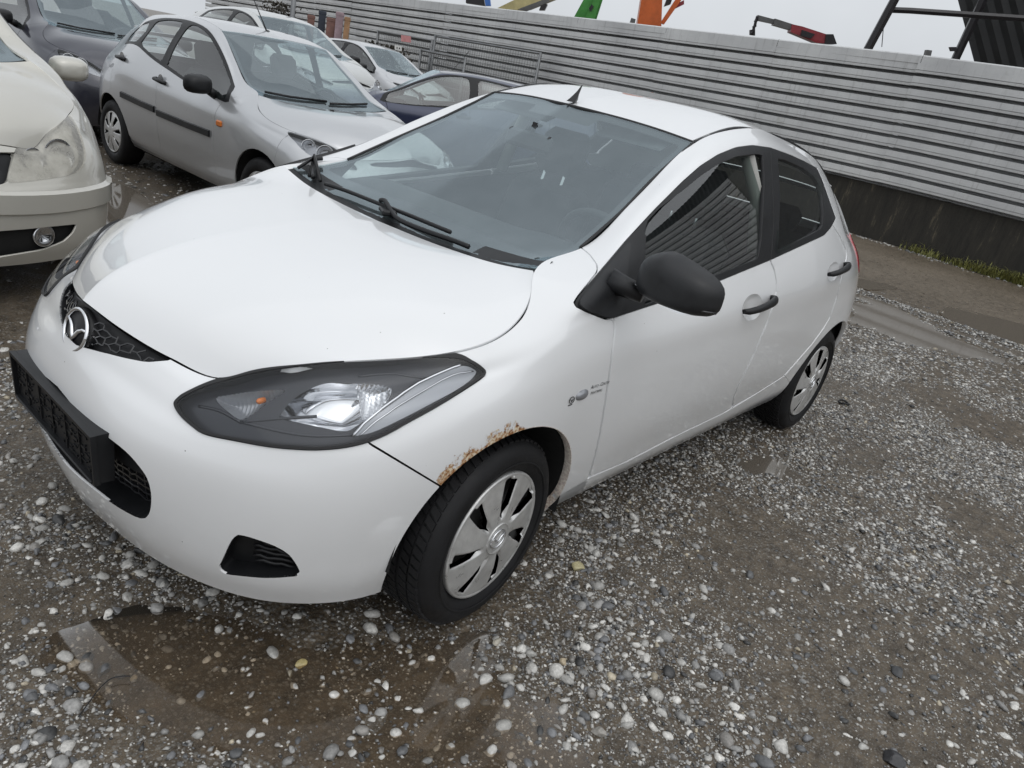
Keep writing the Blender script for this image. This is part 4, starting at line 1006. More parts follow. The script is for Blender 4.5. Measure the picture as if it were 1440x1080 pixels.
mb = MB(); mb.tube([ws_pt(430, 258, .016), ws_pt(443, 225, .040), ws_pt(452, 262, .020)], .007, 6); mb.tube([ws_pt(418, 240, .01), ws_pt(440, 226, .03)], .006, 6); mb.build('wiper_arm', M['black'], w2, smooth=True)
# aerial on the roof
pa = at_y(803, 143, 0); mb = MB(); V = []; F = []
prof = [(-.030, .0, .016), (-.012, .012, .013), (.006, .026, .010), (.024, .042, .007), (.036, .056, .004), (.044, .066, .002)]
base_r = [(.034, .0), (.040, .0), (.040, .014), (.040, .030), (.046, .050), (.050, .066)]
for (x0, z0, w0), (x1, z1) in zip(prof, base_r):
    V += [pa+np.array([x0, 0, z0]), pa+np.array([(x0+x1)/2, -w0, z0*.95+.0]), pa+np.array([x1, 0, z1 if z1 else z0]), pa+np.array([(x0+x1)/2, w0, z0*.95])]
for i in range(5):
    for k in range(4): F.append((4*i+k, 4*i+(k+1) % 4, 4*i+4+(k+1) % 4, 4*i+4+k))
F += [(0, 3, 2, 1), (20, 21, 22, 23)]
fix_normals(mb.add(V, F).build('aerial', M['black'], HERO, sharp=60))
# side repeater on the fender
for mr in (False, True):
    fl = mirrored if mr else (lambda m_: m_)
    p_, n_ = surf_pt(fender, 818.5, 556); r2, u2, n2 = frame(n_); mb = MB(); V = [p_+n2*.010]; F = []
    for i in range(1, 7):
        f = i/6
        for k in range(28):
            a = 2*math.pi*k/28; V.append(p_+f*(r2*.031*math.cos(a)+u2*.0165*math.sin(a))+n2*(.010*(1-f**3)))
    F = [(0, 1+k, 1+(k+1) % 28) for k in range(28)]+[(1+(i-1)*28+k, 1+i*28+k, 1+i*28+(k+1) % 28, 1+(i-1)*28+(k+1) % 28) for i in range(1, 6) for k in range(28)]
    mb.add(V, F); fix_normals(fl(mb).build('side_repeater', M['bezel_light'], PAINTED['left' if not mr else 'right', 'fender'], smooth=True))
# lettering on the fender
FT = bpy.data.fonts.load('<builtin>') if False else None
def text_mesh(txt, size):
    cu = bpy.data.curves.new('lettering', 'FONT'); cu.body = txt; cu.size = size; cu.align_x = 'LEFT'
    o = bpy.data.objects.new('lettering', cu); me = bpy.data.meshes.new_from_object(o)
    V = np.array([v.co[:] for v in me.vertices]); F = [tuple(p.vertices) for p in me.polygons]; bpy.data.objects.remove(o); bpy.data.curves.remove(cu); bpy.data.meshes.remove(me)
    return V, F
def sticker(parent, Mz, px, py, items, mat, name):
    p_, n_ = surf_pt(Mz, px, py); r2, u2, n2 = frame(n_)
    mb = MB()
    Vs = Mz[0]
    for V, F in items:
        out_ = []
        for v in V:
            q = p_+r2*v[0]+u2*v[1]; d = ((Vs[:, :3]-q)**2).sum(1); k = np.argsort(d)[:3]; nk = Vs[k, 3:6].mean(0); off = ((Vs[k, :3]-q)@nk).mean()
            out_.append(q+nk*(off+.0012))
        mb.add(out_, F)
    return mb.build(name, mat, parent)
def shift(T, dx, dy, it=0.0): return (np.stack([T[0][:, 0]+dx+it*T[0][:, 1], T[0][:, 1]+dy, T[0][:, 2]], 1), T[1])
items = [shift(text_mesh('A', .0165), 0, .004, .2), shift(text_mesh('UTO', .0125), .0115, .004, .2), shift(text_mesh('-', .0125), .0415, .004, .2), shift(text_mesh('C', .0165), .0475, .004, .2), shift(text_mesh('ENTER', .0125), .0585, .004, .2),
         shift(text_mesh('H', .0145), .006, -.015, .2), shift(text_mesh('ARTBERG', .0115), .0165, -.015, .2)]
PFL = PAINTED['left', 'fender']
sticker(PFL, fender, 829, 549, items, M['seal'], 'sticker_lettering')
p_, n_ = surf_pt(fender, 802.5, 562); r2, u2, n2 = frame(n_); mb = MB(); badge(mb, p_+n2*.0008, r2, u2, n2, .0115, .0011); mb.box(p_-u2*.0165, (.020, .001, .003), np.stack([r2, n2, u2], 1)); mb.build('sticker_emblem', M['seal'], PFL)

# ------------------------------------------------------------------ cabin
CB = None
mb = MB(); V = []; F = []      # dashboard: swept section across the car
secd = [(.30, .86), (.36, .925), (.46, .955), (.58, .965), (.68, .955), (.74, .92), (.77, .86), (.76, .70), (.70, .50)]
ys = np.linspace(-.66, .66, 23)
for y in ys:
    for (x, z) in secd:
        hump = .035*math.exp(-((y+.36)/.16)**2)*math.exp(-((x-.60)/.10)**2)
        V.append((x+.06*(y/.66)**2, y, z+hump-.02*(y/.66)**2))
m_ = len(secd); F = [(i*m_+k, i*m_+k+1, (i+1)*m_+k+1, (i+1)*m_+k) for i in range(len(ys)-1) for k in range(m_-1)]
dsh = fix_normals(mb.add(V, F).build('dashboard', M['dash'], HERO, smooth=True))
mb = MB(); cst = np.array([.90, -.36, .90]); ax = np.array([.90, 0, .42]); r2, u2, n2 = frame(ax)
mb.tube([cst+.185*(math.cos(a)*r2+math.sin(a)*u2) for a in np.linspace(0, 2*math.pi, 41)], .015, 8, caps=False)
for a in (0.1, math.pi-.1, -math.pi/2): mb.tube([cst-n2*.02, cst+.18*(math.cos(a)*r2+math.sin(a)*u2)], .016, 6)
mb.lathe([(0, .012), (.06, .010), (.07, -.01), (.05, -.04)], 20, np.stack([r2, n2, u2], 1), cst-n2*.01); mb.build('steering_wheel', M['dash'], HERO, smooth=True)
def seat(y, x, zb=.30, wd=.50):
    mb = MB(); mb.box((x, y, zb+.08), (.50, wd, .16), rot('y', -.10), .05); Rb = rot('y', .32)
    mb.box((x+.36, y, zb+.42), (.15, wd-.02, .64), Rb, .06); o = mb.build('seat', M['seat'], HERO)
    mb = MB(); mb.box((x+.475, y, zb+.86), (.10, .27, .21), Rb, .04); mb.build('headrest', M['seat'], o)
    mb = MB()
    for d in (-.06, .06): mb = MB(); mb.tube([(x+.43, y+d, zb+.70), (x+.46, y+d, zb+.82)], .007, 6); mb.build('headrest_post', M['chrome'], o)
seat(-.36, 1.02); seat(.36, 1.02)
mb = MB(); mb.box((1.95, 0, .42), (.48, 1.26, .16), None, .05); mb.box((2.25, 0, .74), (.16, 1.26, .56), rot('y', .35), .05); rs_ = mb.build('rear_seat', M['seat'], HERO)
for y in (-.38, .38): mb = MB(); mb.box((2.36, y, 1.06), (.09, .26, .13), rot('y', .3), .03); mb.build('headrest', M['seat'], rs_)
mb = MB(); mb.box((1.3, 0, .26), (2.6, 1.40, .03)); mb.box((.34, 0, .55), (.04, 1.36, .62)); mb.box((2.55, 0, .62), (.04, 1.34, .70)); mb.build('cabin_floor', M['seat'], HERO)
for sd in (-1, 1):
    mb = MB(); mb.add([(.46, sd*.765, .26), (2.5, sd*.765, .26), (2.5, sd*.715, 1.03), (1.48, sd*.735, .97), (.52, sd*.735, .87)], [(0, 1, 2, 3, 4)]); mb.build('door_card', M['trimgrey'] if False else M['dash'], HERO)
    mb = MB(); mb.tube([(1.47, sd*.70, 1.0), (1.47, sd*.64, 1.20), (1.44, sd*.545, 1.37)], [.030, .028, .03], 8); mb.build('pillar_trim', M['trimgrey'], HERO, smooth=True)
    mb = MB(); mb.box((1.10, sd*.27, 1.338), (.15, .30, .012), rot('y', -.40), .005); mb.build('sun_visor', M['visor'], HERO)
panel('headliner', clip(roofM, roofM[0][:, 6]-.97), M['headliner'], HERO, 0, both=True, offset=-.03)
mb = MB(); mb.box((.80, 0, 1.245), (.03, .22, .065), rot('y', .25), .012); mb.tube([(.81, 0, 1.27), (.82, 0, 1.31)], .010, 6); mb.build('rear_view_mirror', M['black'], HERO)

# ------------------------------------------------------------------ ground, puddles, gravel
def vnoise(x, y, s, seed=0):
    """smooth value noise in [-1, 1]"""
    r = np.random.default_rng(seed); T = r.uniform(-1, 1, (256, 256))
    X = x*s; Y = y*s; i = np.floor(X).astype(int); j = np.floor(Y).astype(int); fx = X-i; fy = Y-j
    fx = fx*fx*(3-2*fx); fy = fy*fy*(3-2*fy); g = lambda a, b: T[a % 256, b % 256]
    return (g(i, j)*(1-fx)+g(i+1, j)*fx)*(1-fy)+(g(i, j+1)*(1-fx)+g(i+1, j+1)*fx)*fy
SLOPE = .016
def slope_z(y): return -SLOPE*np.maximum(0, y-1.2)*(1-np.exp(-np.maximum(0, y-1.2)/1.0))
PUD = [  # puddles: outline seen in the photograph, depth
    ([(95,890),(200,862),(330,872),(540,880),(660,905),(740,990),(770,1090),(170,1090),(115,990)], .011),
    ([(1000,640),(1060,628),(1130,650),(1128,672),(1060,672)], .012),
    ([(1205,425),(1250,430),(1300,455),(1380,490),(1370,500),(1280,480),(1208,452)], .03),
    ([(1330,432),(1390,445),(1450,462),(1450,480),(1400,470),(1350,452)], .03),
    ([(1205,392),(1240,398),(1256,404),(1215,404)], .03),
    ([(135,275),(160,262),(190,272),(215,300),(180,330),(140,330)], .03),
]
PUDW = [np.array([at_z(*p, 0.0)[:2] for p in poly]) for poly, _ in PUD]
PUDW[5] = np.array([at_z(*p, -.03)[:2] for p in PUD[5][0]])
def ground_z(x, y):
    z = .008*vnoise(x, y, .9, 1)+.006*vnoise(x, y, 2.3, 2)+.004*vnoise(x, y, 6.1, 3)+.0022*vnoise(x, y, 15., 4)
    P = np.stack([x, y], -1).reshape(-1, 2)
    for poly, (_, dep) in zip(PUDW, PUD):
        lo = poly.min(0)-.6; hi = poly.max(0)+.6
        m = ((P > lo) & (P < hi)).all(1)
        if m.any():
            sd = sd_poly(P[m], poly)+.07*vnoise(P[m][:, 0], P[m][:, 1], 3.3, 31)+.045*vnoise(P[m][:, 0], P[m][:, 1], 9.0, 32); wd = .22
            t = np.clip(.5-sd/wd, 0, 1); t = t*t*(3-2*t); zz = z.reshape(-1); zz[m] = zz[m]-dep*t-.004*t; z = zz.reshape(z.shape)
    # tyre ruts along the wall
    u = x-(6.9+.14*y)
    for c, a, wd in ((0, .03, .16), (.55, .025, .14), (1.7, .035, .2), (2.4, .02, .18), (-.6, .02, .12)): z = z-a*np.exp(-((u-c)/wd)**2)*(y < 3.0)*(x > 4.2)
    return z+slope_z(y)
def axis_pts(lo, hi, fine_lo, fine_hi, d0, g=1.12):
    mid = list(np.arange(fine_lo, fine_hi, d0)); a = [fine_lo]; d = d0
    while a[-1] > lo: d = min(d*g, 8.0); a.append(a[-1]-d)
    b = [mid[-1]]; d = d0
    while b[-1] < hi: d = min(d*g, 8.0); b.append(b[-1]+d)
    return np.array(a[1:][::-1]+mid+b[1:])
gx = axis_pts(-90, 160, -1.5, 3.4, .024, 1.06); gy = axis_pts(-110, 150, -2.45, 1.0, .024, 1.06)
GX, GY = np.meshgrid(gx, gy, indexing='ij'); GZ = ground_z(GX.copy(), GY.copy())
def ground_material():
    m, nt, p, out = nmat('wet_gravel_mud'); tc = N(nt, 'TexCoord'); O = tc.outputs['Object']
    n1 = N(nt, 'TexNoise', i_Scale=.8, i_Detail=8.0, i_Roughness=.6); L(nt, O, n1.inputs['Vector'])
    n2 = N(nt, 'TexNoise', i_Scale=14.0, i_Detail=10.0, i_Roughness=.75); L(nt, O, n2.inputs['Vector'])
    n3 = N(nt, 'TexNoise', i_Scale=90.0, i_Detail=6.0, i_Roughness=.7); L(nt, O, n3.inputs['Vector'])
    v1 = N(nt, 'TexVoronoi', i_Scale=70.0); L(nt, O, v1.inputs['Vector']); v2 = N(nt, 'TexVoronoi', i_Scale=170.0); L(nt, O, v2.inputs['Vector'])
    c1 = N(nt, 'ValToRGB'); e = c1.color_ramp.elements; e[0].position = .32; e[0].color = (.030, .022, .014, 1); e[1].position = .70; e[1].color = (.165, .130, .090, 1)
    e3 = c1.color_ramp.elements.new(.5); e3.color = (.082, .063, .042, 1); L(nt, n2.outputs['Fac'], c1.inputs['Fac'])
    # grit: random grey per voronoi cell
    s1 = N(nt, 'SeparateColor'); L(nt, v1.outputs['Color'], s1.inputs[0]); c2 = N(nt, 'ValToRGB'); e = c2.color_ramp.elements
    e[0].position = .0; e[0].color = (.05, .05, .05, 1); e[1].position = 1.; e[1].color = (.38, .37, .345, 1); L(nt, s1.outputs[0], c2.inputs['Fac'])
    s2 = N(nt, 'SeparateColor'); L(nt, v2.outputs['Color'], s2.inputs[0]); c3 = N(nt, 'ValToRGB'); e = c3.color_ramp.elements
    e[0].color = (.04, .037, .032, 1); e[1].color = (.25, .235, .21, 1); L(nt, s2.outputs[0], c3.inputs['Fac'])
    # where the grit shows: inside the cell, in gravelly zones
    sep = N(nt, 'SeparateXYZ'); L(nt, O, sep.inputs[0])
    zone_ = N(nt, 'MapRange', i_From_Min=.40, i_From_Max=.62, i_To_Min=0.0, i_To_Max=1.0); L(nt, n1.outputs['Fac'], zone_.inputs['Value'])
    track = N(nt, 'MapRange', i_From_Min=5.6, i_From_Max=8.2, i_To_Min=1.0, i_To_Max=.08); L(nt, sep.outputs[0], track.inputs['Value'])
    rowz = N(nt, 'MapRange', i_From_Min=1.6, i_From_Max=3.0, i_To_Min=1.0, i_To_Max=.35); L(nt, sep.outputs[1], rowz.inputs['Value'])
    z2 = N(nt, 'Math', operation='MULTIPLY'); L(nt, zone_.outputs[0], z2.inputs[0]); L(nt, track.outputs[0], z2.inputs[1])
    z3 = N(nt, 'Math', operation='MULTIPLY'); L(nt, z2.outputs[0], z3.inputs[0]); L(nt, rowz.outputs[0], z3.inputs[1])
    in1 = N(nt, 'MapRange', i_From_Min=.40, i_From_Max=.30, i_To_Min=0.0, i_To_Max=.8); L(nt, v1.outputs['Distance'], in1.inputs['Value'])
    f1 = N(nt, 'Math', operation='MULTIPLY'); L(nt, in1.outputs[0], f1.inputs[0]); L(nt, z3.outputs[0], f1.inputs[1])
    in2 = N(nt, 'MapRange', i_From_Min=.45, i_From_Max=.25, i_To_Min=0.0, i_To_Max=.65); L(nt, v2.outputs['Distance'], in2.inputs['Value'])
    m1 = N(nt, 'Mix', data_type='RGBA'); L(nt, in2.outputs[0], m1.inputs[0]); L(nt, c1.outputs[0], m1.inputs[6]); L(nt, c3.outputs[0], m1.inputs[7])
    m2 = N(nt, 'Mix', data_type='RGBA'); L(nt, f1.outputs[0], m2.inputs[0]); L(nt, m1.outputs[2], m2.inputs[6]); L(nt, c2.outputs[0], m2.inputs[7])
    # tan, drier silt on the track by the wall
    silt = N(nt, 'MapRange', i_From_Min=7.0, i_From_Max=9.5, i_To_Min=0.0, i_To_Max=.75); L(nt, sep.outputs[0], silt.inputs['Value'])
    nn = N(nt, 'MapRange', i_From_Min=.35, i_From_Max=.65, i_To_Min=.35, i_To_Max=1.0); L(nt, n1.outputs['Fac'], nn.inputs['Value'])
    sy = N(nt, 'MapRange', i_From_Min=2.5, i_From_Max=5.0, i_To_Min=1.0, i_To_Max=.2); L(nt, sep.outputs[1], sy.inputs['Value'])
    sm = N(nt, 'Math', operation='MULTIPLY'); L(nt, silt.outputs[0], sm.inputs[0]); L(nt, nn.outputs[0], sm.inputs[1])
    sm2 = N(nt, 'Math', operation='MULTIPLY'); L(nt, sm.outputs[0], sm2.inputs[0]); L(nt, sy.outputs[0], sm2.inputs[1])
    m3 = N(nt, 'Mix', data_type='RGBA'); L(nt, sm2.outputs[0], m3.inputs[0]); L(nt, m2.outputs[2], m3.inputs[6]); m3.inputs[7].default_value = (.20, .165, .125, 1)
    L(nt, m3.outputs[2], p.inputs['Base Color'])
    r1 = N(nt, 'MapRange', i_From_Min=.35, i_From_Max=.65, i_To_Min=.22, i_To_Max=.60); L(nt, n2.outputs['Fac'], r1.inputs['Value']); L(nt, r1.outputs[0], p.inputs['Roughness'])
    h1 = N(nt, 'Math', operation='MULTIPLY'); h1.inputs[1].default_value = -1.0; L(nt, v1.outputs['Distance'], h1.inputs[0])
    h2 = N(nt, 'Math', operation='MULTIPLY'); L(nt, h1.outputs[0], h2.inputs[0]); L(nt, z3.outputs[0], h2.inputs[1])
    h3 = N(nt, 'Math', operation='MULTIPLY_ADD'); h3.inputs[1].default_value = .9; L(nt, n3.outputs['Fac'], h3.inputs[0]); L(nt, h2.outputs[0], h3.inputs[2])
    bp = N(nt, 'Bump', i_Strength=.7, i_Distance=.008); L(nt, h3.outputs[0], bp.inputs['Height']); L(nt, bp.outputs['Normal'], p.inputs['Normal'])
    return m
M['ground'] = ground_material()
gi = np.arange(len(gx)*len(gy)).reshape(len(gx), len(gy))
GF = np.stack([gi[:-1, :-1].ravel(), gi[1:, :-1].ravel(), gi[1:, 1:].ravel(), gi[:-1, 1:].ravel()], 1)
tag(mesh_obj('ground', np.stack([GX, GY, GZ], -1).reshape(-1, 3), GF, M['ground'], smooth=True), kind='structure')
def water_material(mud=.12):
    m, nt, p, out = nmat('puddle_water'); nt.nodes.remove(p)
    tc = N(nt, 'TexCoord'); no = N(nt, 'TexNoise', i_Scale=5.0, i_Detail=3.0); L(nt, tc.outputs['Object'], no.inputs['Vector'])
    bp = N(nt, 'Bump', i_Strength=.03, i_Distance=.01); L(nt, no.outputs['Fac'], bp.inputs['Height'])
    fr = N(nt, 'Fresnel', i_IOR=1.33); L(nt, bp.outputs[0], fr.inputs['Normal'])
    tr = N(nt, 'BsdfTransparent'); tr.inputs[0].default_value = (.84, .77, .68, 1); gl = N(nt, 'BsdfGlossy'); gl.inputs['Roughness'].default_value = .05; L(nt, bp.outputs[0], gl.inputs['Normal'])
    mx = N(nt, 'MixShader'); L(nt, fr.outputs[0], mx.inputs[0]); L(nt, tr.outputs[0], mx.inputs[1]); L(nt, gl.outputs[0], mx.inputs[2])
    df = N(nt, 'BsdfDiffuse'); df.inputs[0].default_value = (.19, .165, .135, 1); m2 = N(nt, 'MixShader'); m2.inputs[0].default_value = mud
    L(nt, mx.outputs[0], m2.inputs[1]); L(nt, df.outputs[0], m2.inputs[2]); L(nt, m2.outputs[0], out.inputs['Surface']); return m
M['water'] = water_material(); M['muddy_water'] = water_material(.5)
for k, (poly, (_, dep)) in enumerate(zip(PUDW, PUD)):
    c = poly.mean(0); q = c+(poly-c)*1.25
    lvl = (-.0075, -.004)[k] if k < 2 else -.008
    if k == 5: lvl = float(slope_z(np.array([c[1]]))[0])-.006
    q = smooth_poly(q, 4)
    tag(mesh_obj('puddle', [(x, y, lvl) for x, y in q], [list(range(len(q)))], M['water'] if k == 0 else M['muddy_water']), kind='structure')
# gravel: real stones, denser and larger close by
def icosphere(sub):
    t = (1+5**.5)/2; V = [(-1, t, 0), (1, t, 0), (-1, -t, 0), (1, -t, 0), (0, -1, t), (0, 1, t), (0, -1, -t), (0, 1, -t), (t, 0, -1), (t, 0, 1), (-t, 0, -1), (-t, 0, 1)]
    F = [(0, 11, 5), (0, 5, 1), (0, 1, 7), (0, 7, 10), (0, 10, 11), (1, 5, 9), (5, 11, 4), (11, 10, 2), (10, 7, 6), (7, 1, 8), (3, 9, 4), (3, 4, 2), (3, 2, 6), (3, 6, 8), (3, 8, 9), (4, 9, 5), (2, 4, 11), (6, 2, 10), (8, 6, 7), (9, 8, 1)]
    V = [np.array(v)/np.linalg.norm(v) for v in V]
    for _ in range(sub):
        cache = {}; G = []
        def mid(a, b):
            k = (min(a, b), max(a, b))
            if k not in cache: p_ = V[a]+V[b]; V.append(p_/np.linalg.norm(p_)); cache[k] = len(V)-1
            return cache[k]
        for a, b, c in F:
            ab, bc, ca = mid(a, b), mid(b, c), mid(c, a); G += [(a, ab, ca), (b, bc, ab), (c, ca, bc), (ab, bc, ca)]
        F = G
    return np.array(V), np.array(F)
def octa():
    V = np.array([(1, 0, 0), (-1, 0, 0), (0, 1, 0), (0, -1, 0), (0, 0, 1), (0, 0, -1.)]); F = np.array([(4, 0, 2), (4, 2, 1), (4, 1, 3), (4, 3, 0), (5, 2, 0), (5, 1, 2), (5, 3, 1), (5, 0, 3)]); return V, F
def stone_shape(sub, r, angular):
    if sub < 0:
        V, F = octa(); return V*(1+r.uniform(-.28, .28, (6, 1)))+r.uniform(-.22, .22, (6, 3)), F
    V, F = icosphere(sub); n = r.normal(size=(11, 3)); n /= np.linalg.norm(n, axis=1, keepdims=True)
    for k in range(11):
        d = V@n[k]; cut = r.uniform(.45, .85) if angular else r.uniform(.70, .97); V = V-np.where(d > cut, d-cut, 0)[:, None]*n[k]
    V = V*(1+r.uniform(-.05, .05, (len(V), 1))); return V, F
def stone_colors(n, r):
    pal = np.array([(.42, .41, .385), (.27, .265, .255), (.60, .585, .55), (.12, .122, .125), (.050, .050, .050), (.42, .37, .28), (.29, .275, .255), (.19, .193, .20)])
    k = r.choice(len(pal), n, p=[.25, .19, .20, .11, .05, .02, .09, .09]); c = pal[k]*r.uniform(.75, 1.2, (n, 1)); return np.clip(c, 0, .8)
def scatter_stones(name, pts, rad, sub, r, nshape=10, flat=(.45, .8)):
    shapes = [stone_shape(sub, r, k % 3 != 0) for k in range(nshape)]; nv = len(shapes[0][0]); n = len(pts)
    SV = np.stack([s[0] for s in shapes]); F = shapes[0][1]; idx = r.integers(0, nshape, n)
    a = r.uniform(0, 2*np.pi, n); el = r.uniform(.75, 1.35, n); fl_ = r.uniform(*flat, n)
    V = SV[idx].copy(); V[:, :, 0] *= (rad*el)[:, None]; V[:, :, 1] *= (rad/el)[:, None]; V[:, :, 2] *= (rad*fl_)[:, None]
    tx = r.normal(0, .22, n)[:, None]; V[:, :, 2] += tx*V[:, :, 0]
    c, s = np.cos(a)[:, None], np.sin(a)[:, None]; X = V[:, :, 0]*c-V[:, :, 1]*s; Y = V[:, :, 0]*s+V[:, :, 1]*c
    z0 = ground_z(pts[:, 0].copy(), pts[:, 1].copy())+rad*fl_*r.uniform(-.45, .5, n)
    W = np.stack([X+pts[:, :1], Y+pts[:, 1:2], V[:, :, 2]+z0[:, None]], -1).reshape(-1, 3)
    FF = (F[None]+(np.arange(n)*nv)[:, None, None]).reshape(-1, 3)
    col = np.repeat(stone_colors(n, r), nv, 0)
    o = mesh_obj(name, W, FF, M['stone'], smooth=sub > 0, cols=col); return tag(o, kind='stuff')
def stone_material():
    m, nt, p, out = nmat('stone'); at = N(nt, 'Attribute', attribute_name='tint'); tc = N(nt, 'TexCoord')
    no = N(nt, 'TexNoise', i_Scale=130.0, i_Detail=6.0, i_Roughness=.7); L(nt, tc.outputs['Object'], no.inputs['Vector'])
    mr = N(nt, 'MapRange', i_From_Min=.3, i_From_Max=.7, i_To_Min=.62, i_To_Max=1.22); L(nt, no.outputs['Fac'], mr.inputs['Value'])
    mm = N(nt, 'Mix', data_type='RGBA', blend_type='MULTIPLY'); mm.inputs[0].default_value = 1; L(nt, at.outputs['Color'], mm.inputs[6]); L(nt, mr.outputs[0], mm.inputs[7])
    L(nt, mm.outputs[2], p.inputs['Base Color']); p.inputs['Roughness'].default_value = .36
    bp = N(nt, 'Bump', i_Strength=.35, i_Distance=.002); L(nt, no.outputs['Fac'], bp.inputs['Height']); L(nt, bp.outputs[0], p.inputs['Normal']); return m
M['stone'] = stone_material()
def visible(P, m=60):
    q, z = to_px(np.concatenate([P, np.zeros((len(P), 1))], 1)); return (z > .2) & (q[:, 0] > -m) & (q[:, 0] < 1440+m) & (q[:, 1] > -m) & (q[:, 1] < 1080+m)
def gravel_density(P):
    d = .55+.75*vnoise(P[:, 0], P[:, 1], 1.7, 11)+.5*vnoise(P[:, 0], P[:, 1], 5.0, 12)
    for poly, (_, dep) in zip(PUDW[:1], PUD[:1]):
        sd = sd_poly(P, poly); d = d*np.clip(.42+.58*(sd+.12)/.35, .42, 1)
    mud = np.array([at_z(*p)[:2] for p in [(930,800),(1060,790),(1180,830),(1320,880),(1460,950),(1460,1090),(1180,1090),(1010,960)]])
    sd = sd_poly(P, mud); d = d*np.clip(.40+.60*(sd+.1)/.4, .30, 1)
    return np.clip(d, .06, 1)
def sample(n, lo, hi, r, dens=True, extra=None):
    P = r.uniform(lo, hi, (n, 2)); P = P[visible(P)]
    if dens: P = P[r.uniform(0, 1, len(P)) < gravel_density(P)]
    under = (P[:, 0] > -.45) & (P[:, 0] < 2.9) & (np.abs(P[:, 1]) < .5); P = P[~under]
    if extra is not None: P = P[extra(P)]
    return P
rs = np.random.default_rng(21)
near = lambda P: np.hypot(P[:, 0]-CAM_C[0], P[:, 1]-CAM_C[1]) < 2.6
P = sample(23000, (-1.6, -2.9), (2.0, 1.2), rs, extra=near); rad = np.clip(rs.lognormal(math.log(.0090), .42, len(P)), .004, .024); scatter_stones('gravel', P, rad, 1, rs)
P = sample(230000, (-1.6, -2.9), (2.0, 1.2), rs, extra=near); rad = np.clip(rs.lognormal(math.log(.0036), .40, len(P)), .0016, .009); scatter_stones('gravel', P, rad, -1, rs)
far1 = lambda P: (~near(P)) & (np.hypot(P[:, 0]-CAM_C[0], P[:, 1]-CAM_C[1]) < 6.2)
P = sample(270000, (-1.6, -4.5), (5.2, 1.4), rs, extra=far1); rad = np.clip(rs.lognormal(math.log(.0062), .45, len(P)), .003, .020); scatter_stones('gravel', P, rad, -1, rs, flat=(.35, .65))
far2 = lambda P: (np.hypot(P[:, 0]-CAM_C[0], P[:, 1]-CAM_C[1]) >= 6.2)
P = sample(80000, (1, -5), (7.6, 1.5), rs, extra=far2); rad = np.clip(rs.lognormal(math.log(.011), .35, len(P)), .006, .024); scatter_stones('gravel', P, rad, -1, rs, flat=(.3, .5))
P = sample(9000, (-.9, 1.2), (3.4, 9.0), rs); rad = np.clip(rs.lognormal(math.log(.012), .4, len(P)), .006, .035); scatter_stones('gravel', P, rad, 0, rs, flat=(.3, .5))

# ------------------------------------------------------------------ corrugated fence on its concrete plinth
WA_ = math.radians(-8); WN = np.array([math.cos(WA_), math.sin(WA_), 0]); WT = np.array([-math.sin(WA_), math.cos(WA_), 0]); W0P = np.array([12.15, .7, 0])
def wall_pt(s, off=0.0, z=0.0):
    p = W0P+WT*s-WN*off; return np.array([p[0], p[1], z+float(slope_z(np.array([p[1]]))[0])])
def metal_sheet_material():
    m, nt, p, out = nmat('galvanised_sheet'); tc = N(nt, 'TexCoord'); O = tc.outputs['Object']; sep = N(nt, 'SeparateXYZ'); L(nt, O, sep.inputs[0])
    n1 = N(nt, 'TexNoise', i_Scale=.7, i_Detail=7.0, i_Roughness=.65); L(nt, O, n1.inputs['Vector'])
    mp = N(nt, 'Mapping'); mp.inputs['Scale'].default_value = (7, 7, .55); L(nt, O, mp.inputs['Vector'])
    n2 = N(nt, 'TexNoise', i_Scale=2.2, i_Detail=8.0, i_Roughness=.75); L(nt, mp.outputs[0], n2.inputs['Vector'])
    c1 = N(nt, 'ValToRGB'); e = c1.color_ramp.elements; e[0].position = .3; e[0].color = (.46, .465, .47, 1); e[1].position = .68; e[1].color = (.66, .665, .66, 1); L(nt, n1.outputs['Fac'], c1.inputs['Fac'])
    st = N(nt, 'MapRange', i_From_Min=.54, i_From_Max=.80, i_To_Min=0.0, i_To_Max=.55); L(nt, n2.outputs['Fac'], st.inputs['Value'])
    m1 = N(nt, 'Mix', data_type='RGBA'); L(nt, st.outputs[0], m1.inputs[0]); L(nt, c1.outputs[0], m1.inputs[6]); m1.inputs[7].default_value = (.085, .08, .07, 1)
    n3 = N(nt, 'TexNoise', i_Scale=1.3, i_Detail=9.0, i_Roughness=.8); L(nt, O, n3.inputs['Vector']); mo = N(nt, 'MapRange', i_From_Min=.60, i_From_Max=.72, i_To_Min=0.0, i_To_Max=.4); L(nt, n3.outputs['Fac'], mo.inputs['Value'])
    m2 = N(nt, 'Mix', data_type='RGBA'); L(nt, mo.outputs[0], m2.inputs[0]); L(nt, m1.outputs[2], m2.inputs[6]); m2.inputs[7].default_value = (.17, .165, .08, 1)
    L(nt, m2.outputs[2], p.inputs['Base Color']); p.inputs['Metallic'].default_value = .25; p.inputs['Roughness'].default_value = .5; return m
M['sheet'] = metal_sheet_material()
